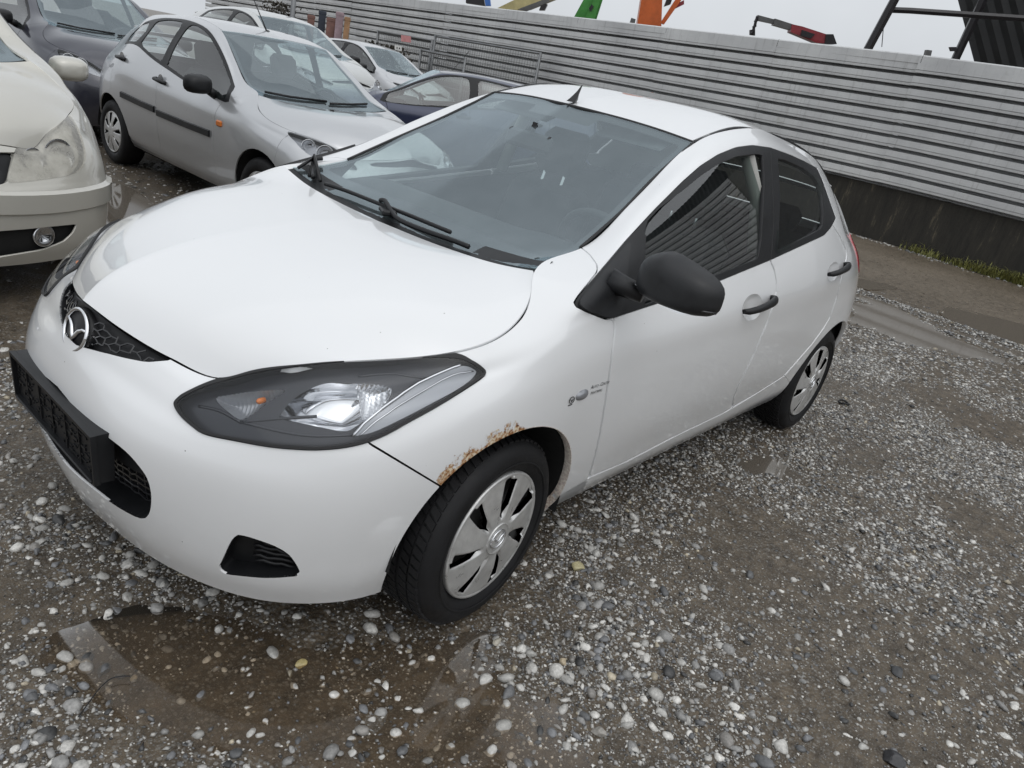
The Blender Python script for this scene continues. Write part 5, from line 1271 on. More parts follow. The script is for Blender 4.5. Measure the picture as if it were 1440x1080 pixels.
def concrete_material():
    m, nt, p, out = nmat('stained_concrete'); tc = N(nt, 'TexCoord'); O = tc.outputs['Object']
    mp = N(nt, 'Mapping'); mp.inputs['Scale'].default_value = (4, 4, .7); L(nt, O, mp.inputs['Vector'])
    n1 = N(nt, 'TexNoise', i_Scale=1.6, i_Detail=9.0, i_Roughness=.75); L(nt, mp.outputs[0], n1.inputs['Vector'])
    c = N(nt, 'ValToRGB'); e = c.color_ramp.elements; e[0].position = .35; e[0].color = (.012, .011, .009, 1); e[1].position = .72; e[1].color = (.15, .125, .085, 1); e2 = c.color_ramp.elements.new(.58); e2.color = (.030, .027, .021, 1)
    L(nt, n1.outputs['Fac'], c.inputs['Fac']); L(nt, c.outputs[0], p.inputs['Base Color']); p.inputs['Roughness'].default_value = .8
    bp = N(nt, 'Bump', i_Strength=.4, i_Distance=.02); L(nt, n1.outputs['Fac'], bp.inputs['Height']); L(nt, bp.outputs[0], p.inputs['Normal']); return m
M['concrete'] = concrete_material()
FENCE = tag(empty('corrugated_fence', wall_pt(0)), 'long grey corrugated metal fence on a dark stained concrete plinth', 'fence')
fb = np.array(FENCE.location)
ZB, ZT = .87, 2.86; pitch = (ZT-.10-ZB)/10
prof = []
for k in range(10):
    z = ZB+k*pitch; prof += [(z-.002, .26), (z+.046, .26), (z+.049, .002), (z+.084, .0), (z+.085, .022), (z+.092, .022), (z+.093, .0), (z+pitch-.004, .0)]
prof += [(ZT-.10, 0)]
sheet_w = 2.6
sr = random.Random(5)
for k, s0 in enumerate(np.arange(-19.5, 32.5, sheet_w)):
    ns = 5; V = []; jz = sr.uniform(-.006, .006); jo = sr.uniform(-.004, .004)+(.006 if k % 2 else 0)
    for i in range(ns+1):
        s = s0+(sheet_w+.03)*i/ns; wob = .006*math.sin(s*1.9+k)
        for (z, d) in prof: V.append(wall_pt(s, .11-d+jo+wob*(z-ZB)/2, z+jz)-fb)
    m_ = len(prof); F = [(i*m_+j, i*m_+j+1, (i+1)*m_+j+1, (i+1)*m_+j) for i in range(ns) for j in range(m_-1)]
    mesh_obj('sheet', V, F, M['sheet'], FENCE)
    mb = MB(); a = [wall_pt(s0+.005, .10, ZT-.115)-fb, wall_pt(s0+sheet_w-.005, .10, ZT-.115)-fb]
    Vc = []
    for p_ in a:
        for o_, dz in ((0, 0), (.012, .006), (.012, .115), (-.02, .135), (-.13, .135), (-.13, .05)): Vc.append(p_-WN*o_+np.array([0, 0, dz]))
    mb.add(Vc, [(j, j+1, 7+j, 6+j) for j in range(5)]+[(0, 1, 2, 3, 4, 5), (6, 7, 8, 9, 10, 11)]); mb.build('cap', M['sheet'], FENCE)
mb = MB(); V = []; F = []
ss = np.arange(-19.6, 32.6, .8)
for s in ss: V += [wall_pt(s, .02, -.3)-fb, wall_pt(s, .0, ZB-.01)-fb, wall_pt(s, -.45, ZB-.01)-fb, wall_pt(s, -.45, -.3)-fb]
for i in range(len(ss)-1):
    for j in range(3): F.append((4*i+j, 4*i+j+1, 4*i+4+j+1, 4*i+4+j))
mesh_obj('plinth', V, F, M['concrete'], FENCE)
mb = MB()
for s in np.arange(-19, 32, 3.2): 
    b_ = wall_pt(s, -.26, .5)-fb; mb = MB(); mb.box(b_+np.array([0, 0, 1.1]), (.10, .10, 2.3), rot('z', WA_)); mb.build('fence_post', M['rim'], FENCE)

# taller wall of the same sheeting further along the yard (it shows in the reflections of the side windows)
HALL = tag(empty('corrugated_hall', wall_pt(-12, .35)), 'tall grey corrugated hall wall standing beyond the end of the fence', 'building'); hb = np.array(HALL.location)
for k, s0 in enumerate(np.arange(-31.2, -5.3, sheet_w)):
    V = []; pr = [(z_, d_) for j in range(27) for z_, d_ in ((.3+j*.195, .085), (.338+j*.195, .088), (.341+j*.195, .002), (.380+j*.195, 0), (.382+j*.195, .03), (.392+j*.195, .03), (.394+j*.195, 0), (.491+j*.195, 0))]
    for s in (s0, s0+sheet_w+.02):
        for z_, d_ in pr: V.append(wall_pt(s, .32-d_+(.006 if k % 2 else 0), z_)-hb)
    m_ = len(pr); mesh_obj('sheet', V, [(j, j+1, m_+j+1, m_+j) for j in range(m_-1)], M['sheet'], HALL)
mb = MB(); mb.v = []; q_ = [wall_pt(s, o, z)-hb for s in (-31.3, -2.55) for o, z in ((.21, 0), (.21, 5.6), (.14, 5.6), (.14, 0))]; mb.add(q_, [(0, 1, 5, 4), (1, 2, 6, 5), (2, 3, 7, 6), (0, 3, 2, 1), (4, 5, 6, 7)]); mb.build('back_wall', M['rim'], HALL)

# grass and rubble along the foot of the plinth
M['grass'] = plain('grass_blades', (.20, .20, .055), .6, var=.5, vscale=8)
gr_ = np.random.default_rng(3); V = []; F = []
def tuft(s, off, n, h):
    for _ in range(n):
        b_ = wall_pt(s+gr_.normal(0, .12), off+gr_.uniform(-.03, .10), 0); a = gr_.uniform(0, 6.28); ln = h*gr_.uniform(.5, 1.2); lean = gr_.uniform(.3, 1.0)
        d = np.array([math.cos(a), math.sin(a), 0]); sd = np.array([-math.sin(a), math.cos(a), 0])*.006; k = len(V)
        m_ = b_+d*ln*lean*.45+np.array([0, 0, ln*.62]); t_ = b_+d*ln*lean+np.array([0, 0, ln*.75])
        V.extend([b_-sd, b_+sd, m_+sd*.8, m_-sd*.8, t_]); F.extend([(k, k+1, k+2, k+3), (k+3, k+2, k+4)])
for s in np.concatenate([gr_.uniform(-1.55, -.35, 26), gr_.uniform(-2.6, -1.2, 30), gr_.uniform(-5, -2, 30), gr_.uniform(-.4, .6, 7)]): tuft(s, .10, 22, gr_.uniform(.10, .24))
tag(mesh_obj('grass', V, F, M['grass']), 'yellow green grass tufts along the foot of the plinth', 'grass', kind='stuff')
P = np.array([wall_pt(gr_.uniform(-6, 3.5), .08+abs(gr_.normal(0, .12)))[:2] for _ in range(700)]); scatter_stones('rubble', P, np.clip(gr_.lognormal(math.log(.018), .45, len(P)), .008, .05), 0, gr_)

# ------------------------------------------------------------------ mesh fence panels, signs, posts in front of the wall
M['steel'] = plain('galvanised_tube', (.20, .205, .21), .45, metal=.6, var=.3)
def mesh_panel(s0, s1, off, h, label, brace=False):
    b_ = wall_pt(s0, off); T = tag(empty('mesh_fence_panel', b_), label, 'fence panel', 'temporary mesh fence panels')
    q = lambda s, z: wall_pt(s, off, z)-b_
    for s in (s0, s1):
        mb = MB(); mb.tube([q(s, 0), q(s, h)], .036, 8); mb.build('post', M['steel'], T, smooth=True)
    for z in (.12, h-.03):
        mb = MB(); mb.tube([q(s0, z), q(s1, z)], .028, 8); mb.build('rail', M['steel'], T, smooth=True)
    mb = MB()
    for s in np.arange(s0+.1, s1, .10): mb.tube([q(s, .12), q(s, h-.03)], .0055, 4, caps=False)
    for z in np.arange(.3, h-.05, .25): mb.tube([q(s0, z), q(s1, z)], .0055, 4, caps=False)
    tag(mb.build('wire_mesh', M['steel'], T), kind='stuff')
    if brace:
        mb = MB(); mb.tube([q(s1-1.6, h-.25), q(s1+.05, .3)], .010, 6); mb.build('brace', M['steel'], T)
    return T
mesh_panel(9.75, 14.1, .45, 2.02, 'long mesh fence panel with a diagonal brace in front of the corrugated fence', True)
mesh_panel(14.3, 17.2, .40, 1.90, 'mesh fence panel standing beside the bundle of upright boards')
mesh_panel(12.2, 14.25, .75, 1.60, 'shorter mesh fence panel carrying the pink sign')
def board(px0, px1, py, dist, h, label, mat, th=.12):
    a = CAM_C+ray(px0, py)*dist; b = CAM_C+ray(px1, py)*dist; c = (a+b)/2; wd = np.linalg.norm(b-a)
    d = (b-a)/wd; ang = math.atan2(d[1], d[0]); zb = float(slope_z(np.array([c[1]]))[0])
    T = tag(empty('wooden_board', (c[0], c[1], zb), ang), label, 'board', 'boards leaning by the fence')
    mb = MB(); mb.box((0, 0, (c[2]-zb)/2), (wd, th, c[2]-zb), None, .01); mb.build('plank', mat, T)
    mb = MB(); mb.box((0, 0, c[2]-zb-.05), (wd*1.12, th*1.1, .07), None, .01); mb.build('end_cap', mat, T)
M['wood_red'] = plain('red_brown_wood', (.20, .105, .085), .7, var=.5, vscale=5); M['wood_pink'] = plain('pale_pink_wood', (.30, .22, .24), .7, var=.4, vscale=5); M['wood_tan'] = plain('tan_wood', (.30, .17, .085), .7, var=.5, vscale=5); M['wood_dark'] = plain('dark_blue_board', (.020, .026, .040), .6)
for a in ((433, 443, 21, 20.2, 'narrow red brown board, outermost of the boards by the corrugated fence', 'wood_red'), (449, 459, 15, 20.0, 'dark blue board standing among the red brown boards', 'wood_dark'), (460, 472, 25, 19.8, 'broad red brown board with dark grooves beside the dark blue board', 'wood_red'), (473, 484, 17, 19.6, 'pale pink board, tallest of the boards by the fence', 'wood_pink'), (485, 493, 24, 19.4, 'tan wooden board next to the mesh fence panel', 'wood_tan')):
    board(a[0], a[1], a[2], a[3], 2, a[4], M[a[5]])
M['sign_pink'] = plain('pink_sign', (.55, .24, .24), .6, var=.3, vscale=14); M['sign_white'] = plain('white_sign', (.62, .62, .60), .6)
def sign(name, px0, py0, px1, py1, dist, mat, label):
    P = [CAM_C+ray(*p)*dist for p in ((px0, py1), (px1, py1+2), (px1, py0+2), (px0, py0))]; n_ = np.cross(P[1]-P[0], P[3]-P[0]); n_ /= np.linalg.norm(n_)
    mb = MB(); V = P+[p-n_*.006 for p in P]; mb.add(V, [(0, 1, 2, 3), (7, 6, 5, 4), (0, 4, 5, 1), (1, 5, 6, 2), (2, 6, 7, 3), (3, 7, 4, 0)]); o = fix_normals(mb.build(name, mat)); tag(o, label, 'sign'); return o, P, n_
sign('sign_board', 564, 49, 578, 58, 17.3, M['sign_pink'], 'faded pink sign wired to the mesh fence panel')
o, P, n_ = sign('sign_board', 555, 63, 565, 70, 17.0, M['sign_white'], 'small white sign with two dark marks on the mesh fence')
mb = MB(); c = (P[0]+P[2])/2; r_ = (P[1]-P[0]); u_ = P[3]-P[0]; s_ = 1 if n_@(CAM_C-c) > 0 else -1
mb.box(c-r_*.2+s_*n_*.003, (.05, .004, .03), rot('z', WA_+math.pi/2)); mb.box(c+r_*.15+s_*n_*.003, (.05, .004, .03), rot('z', WA_+math.pi/2)); tag(mb.build('sign_marks', M['seal'], o), kind='stuff')
o.children[0].matrix_parent_inverse = Matrix.Identity(4)
def twiggy(name, px, py, dist, w_, h_, label, n=1300):
    c = CAM_C+ray(px, py)*dist; zb = float(slope_z(np.array([c[1]]))[0]); T = tag(empty(name, (c[0], c[1], zb)), label, 'shrub'); r = np.random.default_rng(int(px)); H = c[2]-zb
    mb = MB()
    for k in range(9):
        a = r.uniform(0, 6.28); tip = np.array([math.cos(a)*w_*.5, math.sin(a)*w_*.5, H*r.uniform(.75, 1.0)]); mb.tube([(0, 0, 0), tip*np.array([.4, .4, .55]), tip], [.02, .012, .004], 5)
    tag(mb.build('stem', M['wood_brown'], T), kind='stuff'); V = []; F = []
    for k in range(n):
        p_ = np.array([r.normal(0, w_*.33), r.normal(0, w_*.33), H*r.uniform(.45, 1.05)]); a, b = r.normal(size=3)*.022, r.normal(size=3)*.022; i = len(V); V += [p_-a, p_+b, p_+a, p_-b]; F.append((i, i+1, i+2, i+3))
    tag(mesh_obj('foliage', V, F, M['dry_leaf'], T), kind='stuff')
M['wood_brown'] = plain('twig', (.05, .035, .025), .8); M['dry_leaf'] = plain('dry_leaves', (.040, .034, .024), .8, var=.5, vscale=12)
twiggy('dry_shrub', 546, 68, 19.6, .7, .3, 'low dark dry shrub in front of the mesh fence panels'); twiggy('dry_shrub', 393, 10, 21, .6, .5, 'dark bare shrub rising by a pole near the corrugated fence', 1300)
mb = MB(); c = CAM_C+ray(412, 12)*20.5; mb.tube([(c[0], c[1], -.3), (c[0], c[1], c[2]+.9)], .06, 8); tag(mb.build('fence_pole', M['steel'], smooth=True), 'plain grey steel pole beside the dark bare shrub', 'pole')

# ------------------------------------------------------------------ machines and steelwork beyond the fence
def at_d(px, py, d): return CAM_C+ray(px, py)*d
def paint_plain(n, c): return plain(n, c, .45, coat=.2, var=.25, vscale=3)
M['m_green'] = paint_plain('green_machine', (.055, .27, .045)); M['m_orange'] = paint_plain('orange_machine', (.62, .13, .025)); M['m_yellow'] = paint_plain('cream_yellow_machine', (.52, .45, .22)); M['m_red'] = paint_plain('red_machine', (.30, .035, .045)); M['m_dark'] = paint_plain('dark_steel', (.018, .016, .019)); M['m_blue'] = paint_plain('blue_machine', (.05, .16, .50)); M['m_grey'] = paint_plain('grey_machine', (.12, .12, .12))
def slab(mb, pxs, d, th, back=None):
    """prism whose front outline is seen at these pixels at distance d, th metres deep"""
    P = [at_d(x, y, d) for x, y in pxs]; n_ = CF*np.array([1, 1, 0]); n_ = n_/np.linalg.norm(n_); n = len(P); V = P+[p+n_*th for p in P]
    mb.add(V, [tuple(range(n)), tuple(range(2*n-1, n-1, -1))]+[(k, n+k, n+(k+1) % n, (k+1) % n) for k in range(n)]); return mb
def machine(name, label, cat, parts, loc_px, d):
    c = at_d(*loc_px, d); T = tag(empty(name, (c[0], c[1], 0)), label, cat)
    for nm, mat, build in parts:
        mb = MB(); build(mb); mb.v = [(x-c[0], y-c[1], z) for x, y, z in mb.v]; fix_normals(mb.build(nm, M[mat], T))
    return T
machine('green_crane_boom', 'bright green crane boom rising behind the corrugated fence', 'crane', [
    ('boom', 'm_green', lambda mb: slab(mb, [(806, 26), (828, -14), (852, -14), (838, 30)], 24.50, .5)),
    ('side_plate', 'm_green', lambda mb: slab(mb, [(822, 26), (839, -8), (846, -8), (836, 28)], 24.30, .1)),
    ('hatch', 'm_dark', lambda mb: slab(mb, [(828, 12), (832, 6), (835, 9), (831, 16)], 24.25, .05)),
    ('mast', 'm_green', lambda mb: mb.box(at_d(822, 30, 24.90)*np.array([1, 1, 0])+np.array([0, 0, 1.3]), (.6, .6, 2.6)))], (822, 26), 21.4)
machine('orange_loading_crane', 'orange loading crane with a slanting hydraulic arm behind the fence', 'crane', [
    ('column', 'm_orange', lambda mb: slab(mb, [(896, 36), (904, -14), (932, -14), (931, 10), (930, 38)], 22.50, .6)),
    ('arm', 'm_orange', lambda mb: slab(mb, [(929, 32), (956, -10), (964, -8), (934, 34)], 22.60, .2)),
    ('hydraulic_block', 'm_dark', lambda mb: slab(mb, [(934, 9), (938, -2), (946, -3), (943, 6)], 22.70, .2)),
    ('bracket', 'm_red', lambda mb: slab(mb, [(946, 8), (962, 0), (962, 6), (950, 12)], 22.65, .1)),
    ('base', 'm_orange', lambda mb: mb.box(at_d(914, 36, 22.90)*np.array([1, 1, 0])+np.array([0, 0, 1.35]), (.8, .8, 2.7))),
    ('control_box', 'm_grey', lambda mb: slab(mb, [(886, 31), (888, 25), (894, 27), (893, 32)], 22.40, .2))], (914, 36), 20.4)
machine('cream_crane_boom', 'cream yellow crane boom lying above the corrugated fence', 'crane', [
    ('boom', 'm_yellow', lambda mb: slab(mb, [(698, 12), (735, -6), (800, -10), (745, 12), (728, 14)], 26.00, .6)),
    ('truss', 'm_grey', lambda mb: slab(mb, [(728, 13), (770, -3), (774, 2), (740, 16)], 25.90, .1)),
    ('winch', 'm_dark', lambda mb: slab(mb, [(758, 14), (762, 4), (770, 6), (766, 14)], 25.90, .3)),
    ('base', 'm_yellow', lambda mb: mb.box(at_d(715, 14, 26.50)*np.array([1, 1, 0])+np.array([0, 0, 1.25]), (.9, .9, 2.4)))], (715, 14), 22.5)
def red_parts():
    return [('jib', 'm_grey', lambda mb: slab(mb, [(1066, 21), (1092, 28), (1091, 34), (1063, 28)], 19, .15)),
     ('inner_boom', 'm_grey', lambda mb: slab(mb, [(1090, 26), (1118, 35), (1116, 43), (1088, 35)], 18.95, .22)),
     ('outer_boom', 'm_red', lambda mb: slab(mb, [(1114, 34), (1128, 37), (1168, 50), (1166, 62), (1148, 60), (1112, 45)], 18.9, .3)),
     ('valve_block', 'm_dark', lambda mb: slab(mb, [(1128, 42), (1146, 48), (1140, 54), (1126, 50)], 18.85, .1)),
     ('hinge', 'm_dark', lambda mb: slab(mb, [(1162, 48), (1172, 48), (1177, 62), (1160, 62)], 18.85, .3)),
     ('chain', 'm_dark', lambda mb: [mb.tube([at_d(1065-k*1.2+(k % 2)*1.5, 23+k*4, 19), at_d(1064-k*1.2-(k % 2)*1.5, 27.5+k*4, 19)], .035, 6) for k in range(6)]),
     ('hook', 'm_dark', lambda mb: slab(mb, [(1055, 42), (1062, 41), (1062, 50), (1055, 49)], 19, .1)),
     ('mast', 'm_dark', lambda mb: mb.box(at_d(1168, 62, 19.2)*np.array([1, 1, 0])+np.array([0, 0, 1.4]), (.35, .35, 2.8)))]
machine('red_loading_crane', 'folded red loading crane with a chain hanging from its grey jib', 'crane', red_parts(), (1168, 62), 19.2)
machine('blue_machine', 'blue and white machine edge just above the fence', 'machine', [('blue_panel', 'm_blue', lambda mb: slab(mb, [(683, 8), (680, -8), (688, -8), (690, 8)], 26.50, .2)), ('dark_panel', 'm_dark', lambda mb: slab(mb, [(655, 4), (655, -8), (679, -8), (682, 8)], 26.60, .3)), ('base', 'm_dark', lambda mb: mb.box(at_d(672, 8, 27.00)*np.array([1, 1, 0])+np.array([0, 0, 1.2]), (.7, .7, 2.4)))], (672, 8), 21.5)
machine('floodlight', 'small grey floodlight box on top of the corrugated fence', 'lamp', [('housing', 'm_grey', lambda mb: slab(mb, [(1302, 78), (1304, 70), (1311, 71), (1309, 79)], 15.2, .1)), ('bracket', 'm_grey', lambda mb: slab(mb, [(1303, 84), (1304, 76), (1306, 76), (1306, 84)], 15.25, .05))], (1305, 80), 15.3)
# open shed with a corrugated roof, to the right of the machines
def corr_material():
    return plain('dark_corrugated_sheet', (.030, .031, .032), .6, var=.4, vscale=2)
M['dark_sheet'] = corr_material()
SH = tag(empty('steel_shed', (17.5, -4, 0)), 'dark open steel shed with corrugated cladding and slanting legs', 'shed'); sb = np.array([17.5, -4, 0])
def shed(nm, mat, f):
    mb = MB(); f(mb); mb.v = [tuple(np.array(p)-sb) for p in mb.v]; return fix_normals(mb.build(nm, M[mat], SH))
shed('leg', 'm_dark', lambda mb: mb.tube([at_d(1206, 100, 17), at_d(1221, 68, 17), at_d(1262, -8, 17), at_d(1300, -80, 17)], .085, 6))
shed('leg', 'm_dark', lambda mb: mb.tube([at_d(1332, 115, 18), at_d(1344, 82, 18), at_d(1372, 22, 18), at_d(1400, -40, 18)], .08, 6))
shed('tie_beam', 'm_dark', lambda mb: mb.tube([at_d(1254, 14, 17.05), at_d(1280, 15, 17.1), at_d(1440, 26, 17.6), at_d(1600, 40, 18.4)], .055, 6))
shed('cable', 'm_dark', lambda mb: mb.tube([at_d(1240, 66, 17.2), at_d(1243, 30, 17.2), at_d(1246, 16, 17.2)], .008, 4))
shed('bracket', 'm_dark', lambda mb: slab(mb, [(1339, 72), (1337, 66), (1345, 66), (1346, 72)], 17.9, .1))
# cladding: vertical ribs running up into the dark
def clad(mb):
    A = at_d(1376, 110, 18.5); B0 = at_d(1340, -26, 18.5); B = A+(B0-A)*3.2
    y = np.arange(0, -19, -.13); V = []; F = []
    for i, yy in enumerate(y):
        o_ = .035 if (i % 2) else 0; sk = .02*abs(yy); V += [A+np.array([o_+sk, yy, 0]), B+np.array([o_+sk, yy, 0])]
    for i in range(len(y)-1): F.append((2*i, 2*i+1, 2*i+3, 2*i+2))
    mb.add(V, F)
shed('cladding', 'dark_sheet', clad)
shed('gutter', 'm_grey', lambda mb: mb.tube([(16.2, .6, 4.6), (16.6, -17, 4.6)], .07, 6))
shed('roof', 'dark_sheet', lambda mb: mb.add([(15.4, 2.6, 6.9), (15.8, -18, 6.9), (30, -18, 9.5), (30, 4, 9.5), (15.4, 2.6, 7.0), (15.8, -18, 7.0), (30, -18, 9.6), (30, 4, 9.6)], [(0, 1, 2, 3), (4, 7, 6, 5), (0, 4, 5, 1), (1, 5, 6, 2), (2, 6, 7, 3), (3, 7, 4, 0)]))
# small finds on the ground
M['rubber_ring'] = plain('old_rubber', (.008, .008, .008), .6)
c = at_z(1187, 566, .008); mb = MB(); mb.tube([c+np.array([.030*math.cos(a), .030*math.sin(a), .004*math.sin(2*a)]) for a in np.linspace(0, 2*math.pi, 25)], .006, 8, caps=False); tag(mb.build('rubber_ring', M['rubber_ring'], smooth=True), 'small black rubber ring lying on the gravel behind the rear wheel', 'ring')
pts = [at_z(*p, .006+k*.0) for k, p in enumerate([(110, 1008), (122, 992), (140, 968), (155, 955), (170, 951), (183, 951)])]; mb = MB(); mb.tube(smooth_poly(pts, 4, closed=False), .0016, 6); tag(mb.build('bent_wire', M['seal'], smooth=True), 'thin dark bent wire lying in the brown puddle', 'wire')
def big_stone(px, py, w_px, col, label, seed, flat=.6):
    c = at_z(px, py, .0); rr = w_px*np.linalg.norm(c-CAM_C)/CAM_F/2; V, F = stone_shape(2, np.random.default_rng(seed), True); V = V*np.array([rr, rr*.8, rr*flat]); V = V@rot('z', seed*.7).T
    z = float(ground_z(np.array([c[0]]), np.array([c[1]]))[0])
    o = mesh_obj('stone', V, F, M['stone'], smooth=True, cols=np.tile(col, (len(V), 1)), sharp=35); o.location = (c[0], c[1], z+rr*flat*.35); tag(o, label, 'stone')
big_stone(813, 798, 24, (.46, .41, .24), 'pale yellow stone lying beside the front wheel of the white hatchback', 3)
big_stone(700, 902, 19, (.46, .43, .36), 'cream coloured stone in front of the front tyre', 5)
big_stone(792, 930, 15, (.48, .40, .28), 'small pointed tan stone on the gravel before the front wheel', 6)
big_stone(842, 1030, 22, (.34, .32, .29), 'large rounded grey stone at the edge of the gravel puddle', 8)
big_stone(424, 930, 17, (.46, .38, .18), 'yellowish square stone in the brown puddle under the bumper', 9)
big_stone(1254, 1070, 30, (.035, .035, .038), 'black jagged stone in the muddy puddle', 12)
big_stone(1262, 947, 20, (.05, .052, .055), 'flat dark stone among pale pebbles in the mud', 14)

# ------------------------------------------------------------------ the other parked cars
def pl(xs, ys): return lambda v: np.interp(v, xs, ys)+np.where(v > xs[-1], v-xs[-1], 0)+np.where(v < xs[0], v-xs[0], 0)
Wd, wdu, wdv = symmetric_u(HX, 5, 71, labels=HL, smooth=1)
def uvd(V, poly, n=0):
    """signed distance to an outline on the wrap surface (u = column, v = row), roughly in metres"""
    q = V[:, [6, 7]]*np.array([.20, .10]); p = (smooth_poly(poly, n) if n else np.asarray(poly, float))*np.array([.20, .10]); return sd_poly(q, p)
SIDE_GLASS = dict(
    front=[(10.35, 7.15), (10.30, 7.6), (10.9, 8.80), (12.5, 8.86), (14.6, 8.86), (14.95, 8.8), (15.0, 7.12), (12.5, 7.12)],
    rear=[(15.35, 7.12), (15.25, 8.8), (16.2, 8.84), (17.3, 8.75), (17.75, 7.9), (17.7, 7.3), (17.2, 7.12)])
def parked_car(name, label, loc, rz, paint_mat, mx, my, mz, wheel_r=.29, cover_r=.19, wb=2.49, track=.79, trim_rear=None, opts=None, glass_mat='sideglass', plastic='black', group='cars parked in the yard behind the white hatchback'):
    o_ = dict(lamps=True, doors=True, wheels=True, cut=None, seats=True, handles=True, mirrors=True, arch=.335); o_.update(opts or {})
    zt = float(slope_z(np.array([loc[1]]))[0]); c = empty(name, (loc[0], loc[1], zt+loc[2]))
    c.rotation_euler = (Matrix.Rotation(-SLOPE if loc[1] > 2 else 0, 3, 'X') @ Matrix.Rotation(rz, 3, 'Z')).to_euler()
    tag(c, label, 'car', group)
    Rw = np.array((Matrix.Rotation(-SLOPE if loc[1] > 2 else 0, 3, 'X') @ Matrix.Rotation(rz, 3, 'Z'))); Lw = np.array([loc[0], loc[1], zt+loc[2]])
    def warp(P):
        Q = P.copy(); Q[..., 0] = mx(P[..., 0]); Q[..., 1] = P[..., 1]*my; Q[..., 2] = mz(P[..., 2]); return Q
    WPx = warp(Wd); Wm = grid_mesh(WPx, wdu, wdv)
    hM, gM_, rM = patch(warp(HP)), patch(warp(GP)), patch(warp(RP))
    fx, rx_ = 0.0, wb
    zc = wheel_r
    Wm = clip(Wm, -(np.hypot(Wm[0][:, 0]-fx, Wm[0][:, 2]-zc)-o_['arch'])); Wm = clip(Wm, -(np.hypot(Wm[0][:, 0]-rx_, Wm[0][:, 2]-zc)-o_['arch']))
    pm = M[paint_mat]
    wpx = lambda V, poly, n=0: (lambda q, z: sd_poly(q, smooth_poly(poly, n) if n else np.asarray(poly, float))*z/CAM_F)(*to_px(V[:, :3]@Rw.T+Lw))
    LU = o_.get('lamp_uv', [(2.2, 6.4), (2.6, 8.6), (3.4, 9.7), (4.6, 9.8), (6.3, 9.6), (6.4, 8.6), (5.0, 7.0), (3.4, 6.0)])
    GU = o_.get('grille_uv', [(-1, 7.2), (1.9, 7.4), (2.0, 9.2), (-1, 9.4)])
    BU = o_.get('intake_uv', [(-1, 1.2), (2.2, 1.3), (2.5, 2.6), (-1, 2.8)])
    gate = lambda f, V, u1: np.where(V[:, 6] < u1, f, .3)
    fL = (lambda V: gate(wpx(V, o_['lamp_px'], 3), V, 6.5)) if 'lamp_px' in o_ else (lambda V: uvd(V, LU, 4))
    fG = (lambda V: gate(wpx(V, o_['grille_px']), V, 4.5)) if 'grille_px' in o_ else (lambda V: uvd(V, GU, 3))
    fB = (lambda V: gate(wpx(V, o_['intake_px']), V, 5.5)) if 'intake_px' in o_ else (lambda V: uvd(V, BU, 3))
    gl_f = lambda V: uvd(V, o_.get('gf', SIDE_GLASS['front']), 0); gl_r = lambda V: uvd(V, o_.get('gr', SIDE_GLASS['rear']), 0)
    D0, D1, D2 = o_.get('door_u', (10.2, 15.12, 17.9))
    body = zone(Wm, lambda V: -fL(V), lambda V: -fG(V), lambda V: -fB(V))
    g = .0025
    def ux(V, a, b): return np.maximum(a-V[:, 6], V[:, 6]-b)*.2+g
    dl = o_.get('dlo', [(10.05, 7.02), (10.0, 7.6), (10.7, 9.0), (12.5, 9.05), (16.2, 9.05), (17.6, 8.95), (18.2, 7.9), (18.0, 7.02), (12.5, 6.98)])
    fD = lambda V: uvd(V, dl, 0)
    pieces = {}
    bump_u = o_.get('bumper_split', 6.1)
    front = zone(body, lambda V: V[:, 6]-bump_u+.012, lambda V: V[:, 7]-9.99)
    if o_['cut']: front = o_['cut'](front, wpx)
    pieces['bumper'] = panel('front_bumper', front, pm, c, .01, both=True)
    for mr in (False, True):
        k_ = 'r' if mr else 'l'
        panel('front_fender', zone(body, lambda V: ux(V, bump_u, D0), lambda V: -fD(V)+.001), pm, c, .012, mirror=mr)
        fd = panel('front_door', zone(body, lambda V: ux(V, D0, D1), lambda V: V[:, 7]-7.1, lambda V: -fD(V)+.001, lambda V: .6-V[:, 7]), pm, c, .012, mirror=mr)
        rd = panel('rear_door', zone(body, lambda V: ux(V, D1, D2), lambda V: V[:, 7]-7.1, lambda V: -fD(V)+.001, lambda V: .6-V[:, 7]), pm, c, .012, mirror=mr)
        panel('side_sill', zone(body, lambda V: ux(V, D0, D2), lambda V: V[:, 7]-.58), pm, c, .01, mirror=mr)
        panel('side_frame', zone(body, lambda V: ux(V, D0, 24.0) if False else np.maximum(D0-V[:, 6], 0)*1.0-1e-4, lambda V: np.minimum(7.1-V[:, 7], D2-V[:, 6])*.1, lambda V: -fD(V)+.001, lambda V: -RWIN(V)), pm, c, .012, mirror=mr)
        if not mr: panel('rear_window', zone(Wm, RWIN), M[glass_mat], c, 0, both=True, offset=-.005)
        dz = zone(Wm, fD)
        panel('window_trim', zone(dz, lambda V: -gl_f(V), lambda V: -gl_r(V), *( [lambda V: -uvd(V, trim_rear, 0)] if trim_rear else [])), M[plastic], fd, .01, mirror=mr, offset=.001)
        panel('window', zone(dz, gl_f), M[glass_mat], fd, 0, mirror=mr, offset=-.004); panel('window', zone(dz, gl_r), M[glass_mat], rd, 0, mirror=mr, offset=-.004)
        if trim_rear: panel('quarter_window', zone(dz, lambda V: uvd(V, trim_rear, 0)), M['sideglass'], c, 0, mirror=mr, offset=-.003)
        pieces[k_, 'fd'], pieces[k_, 'rd'] = fd, rd
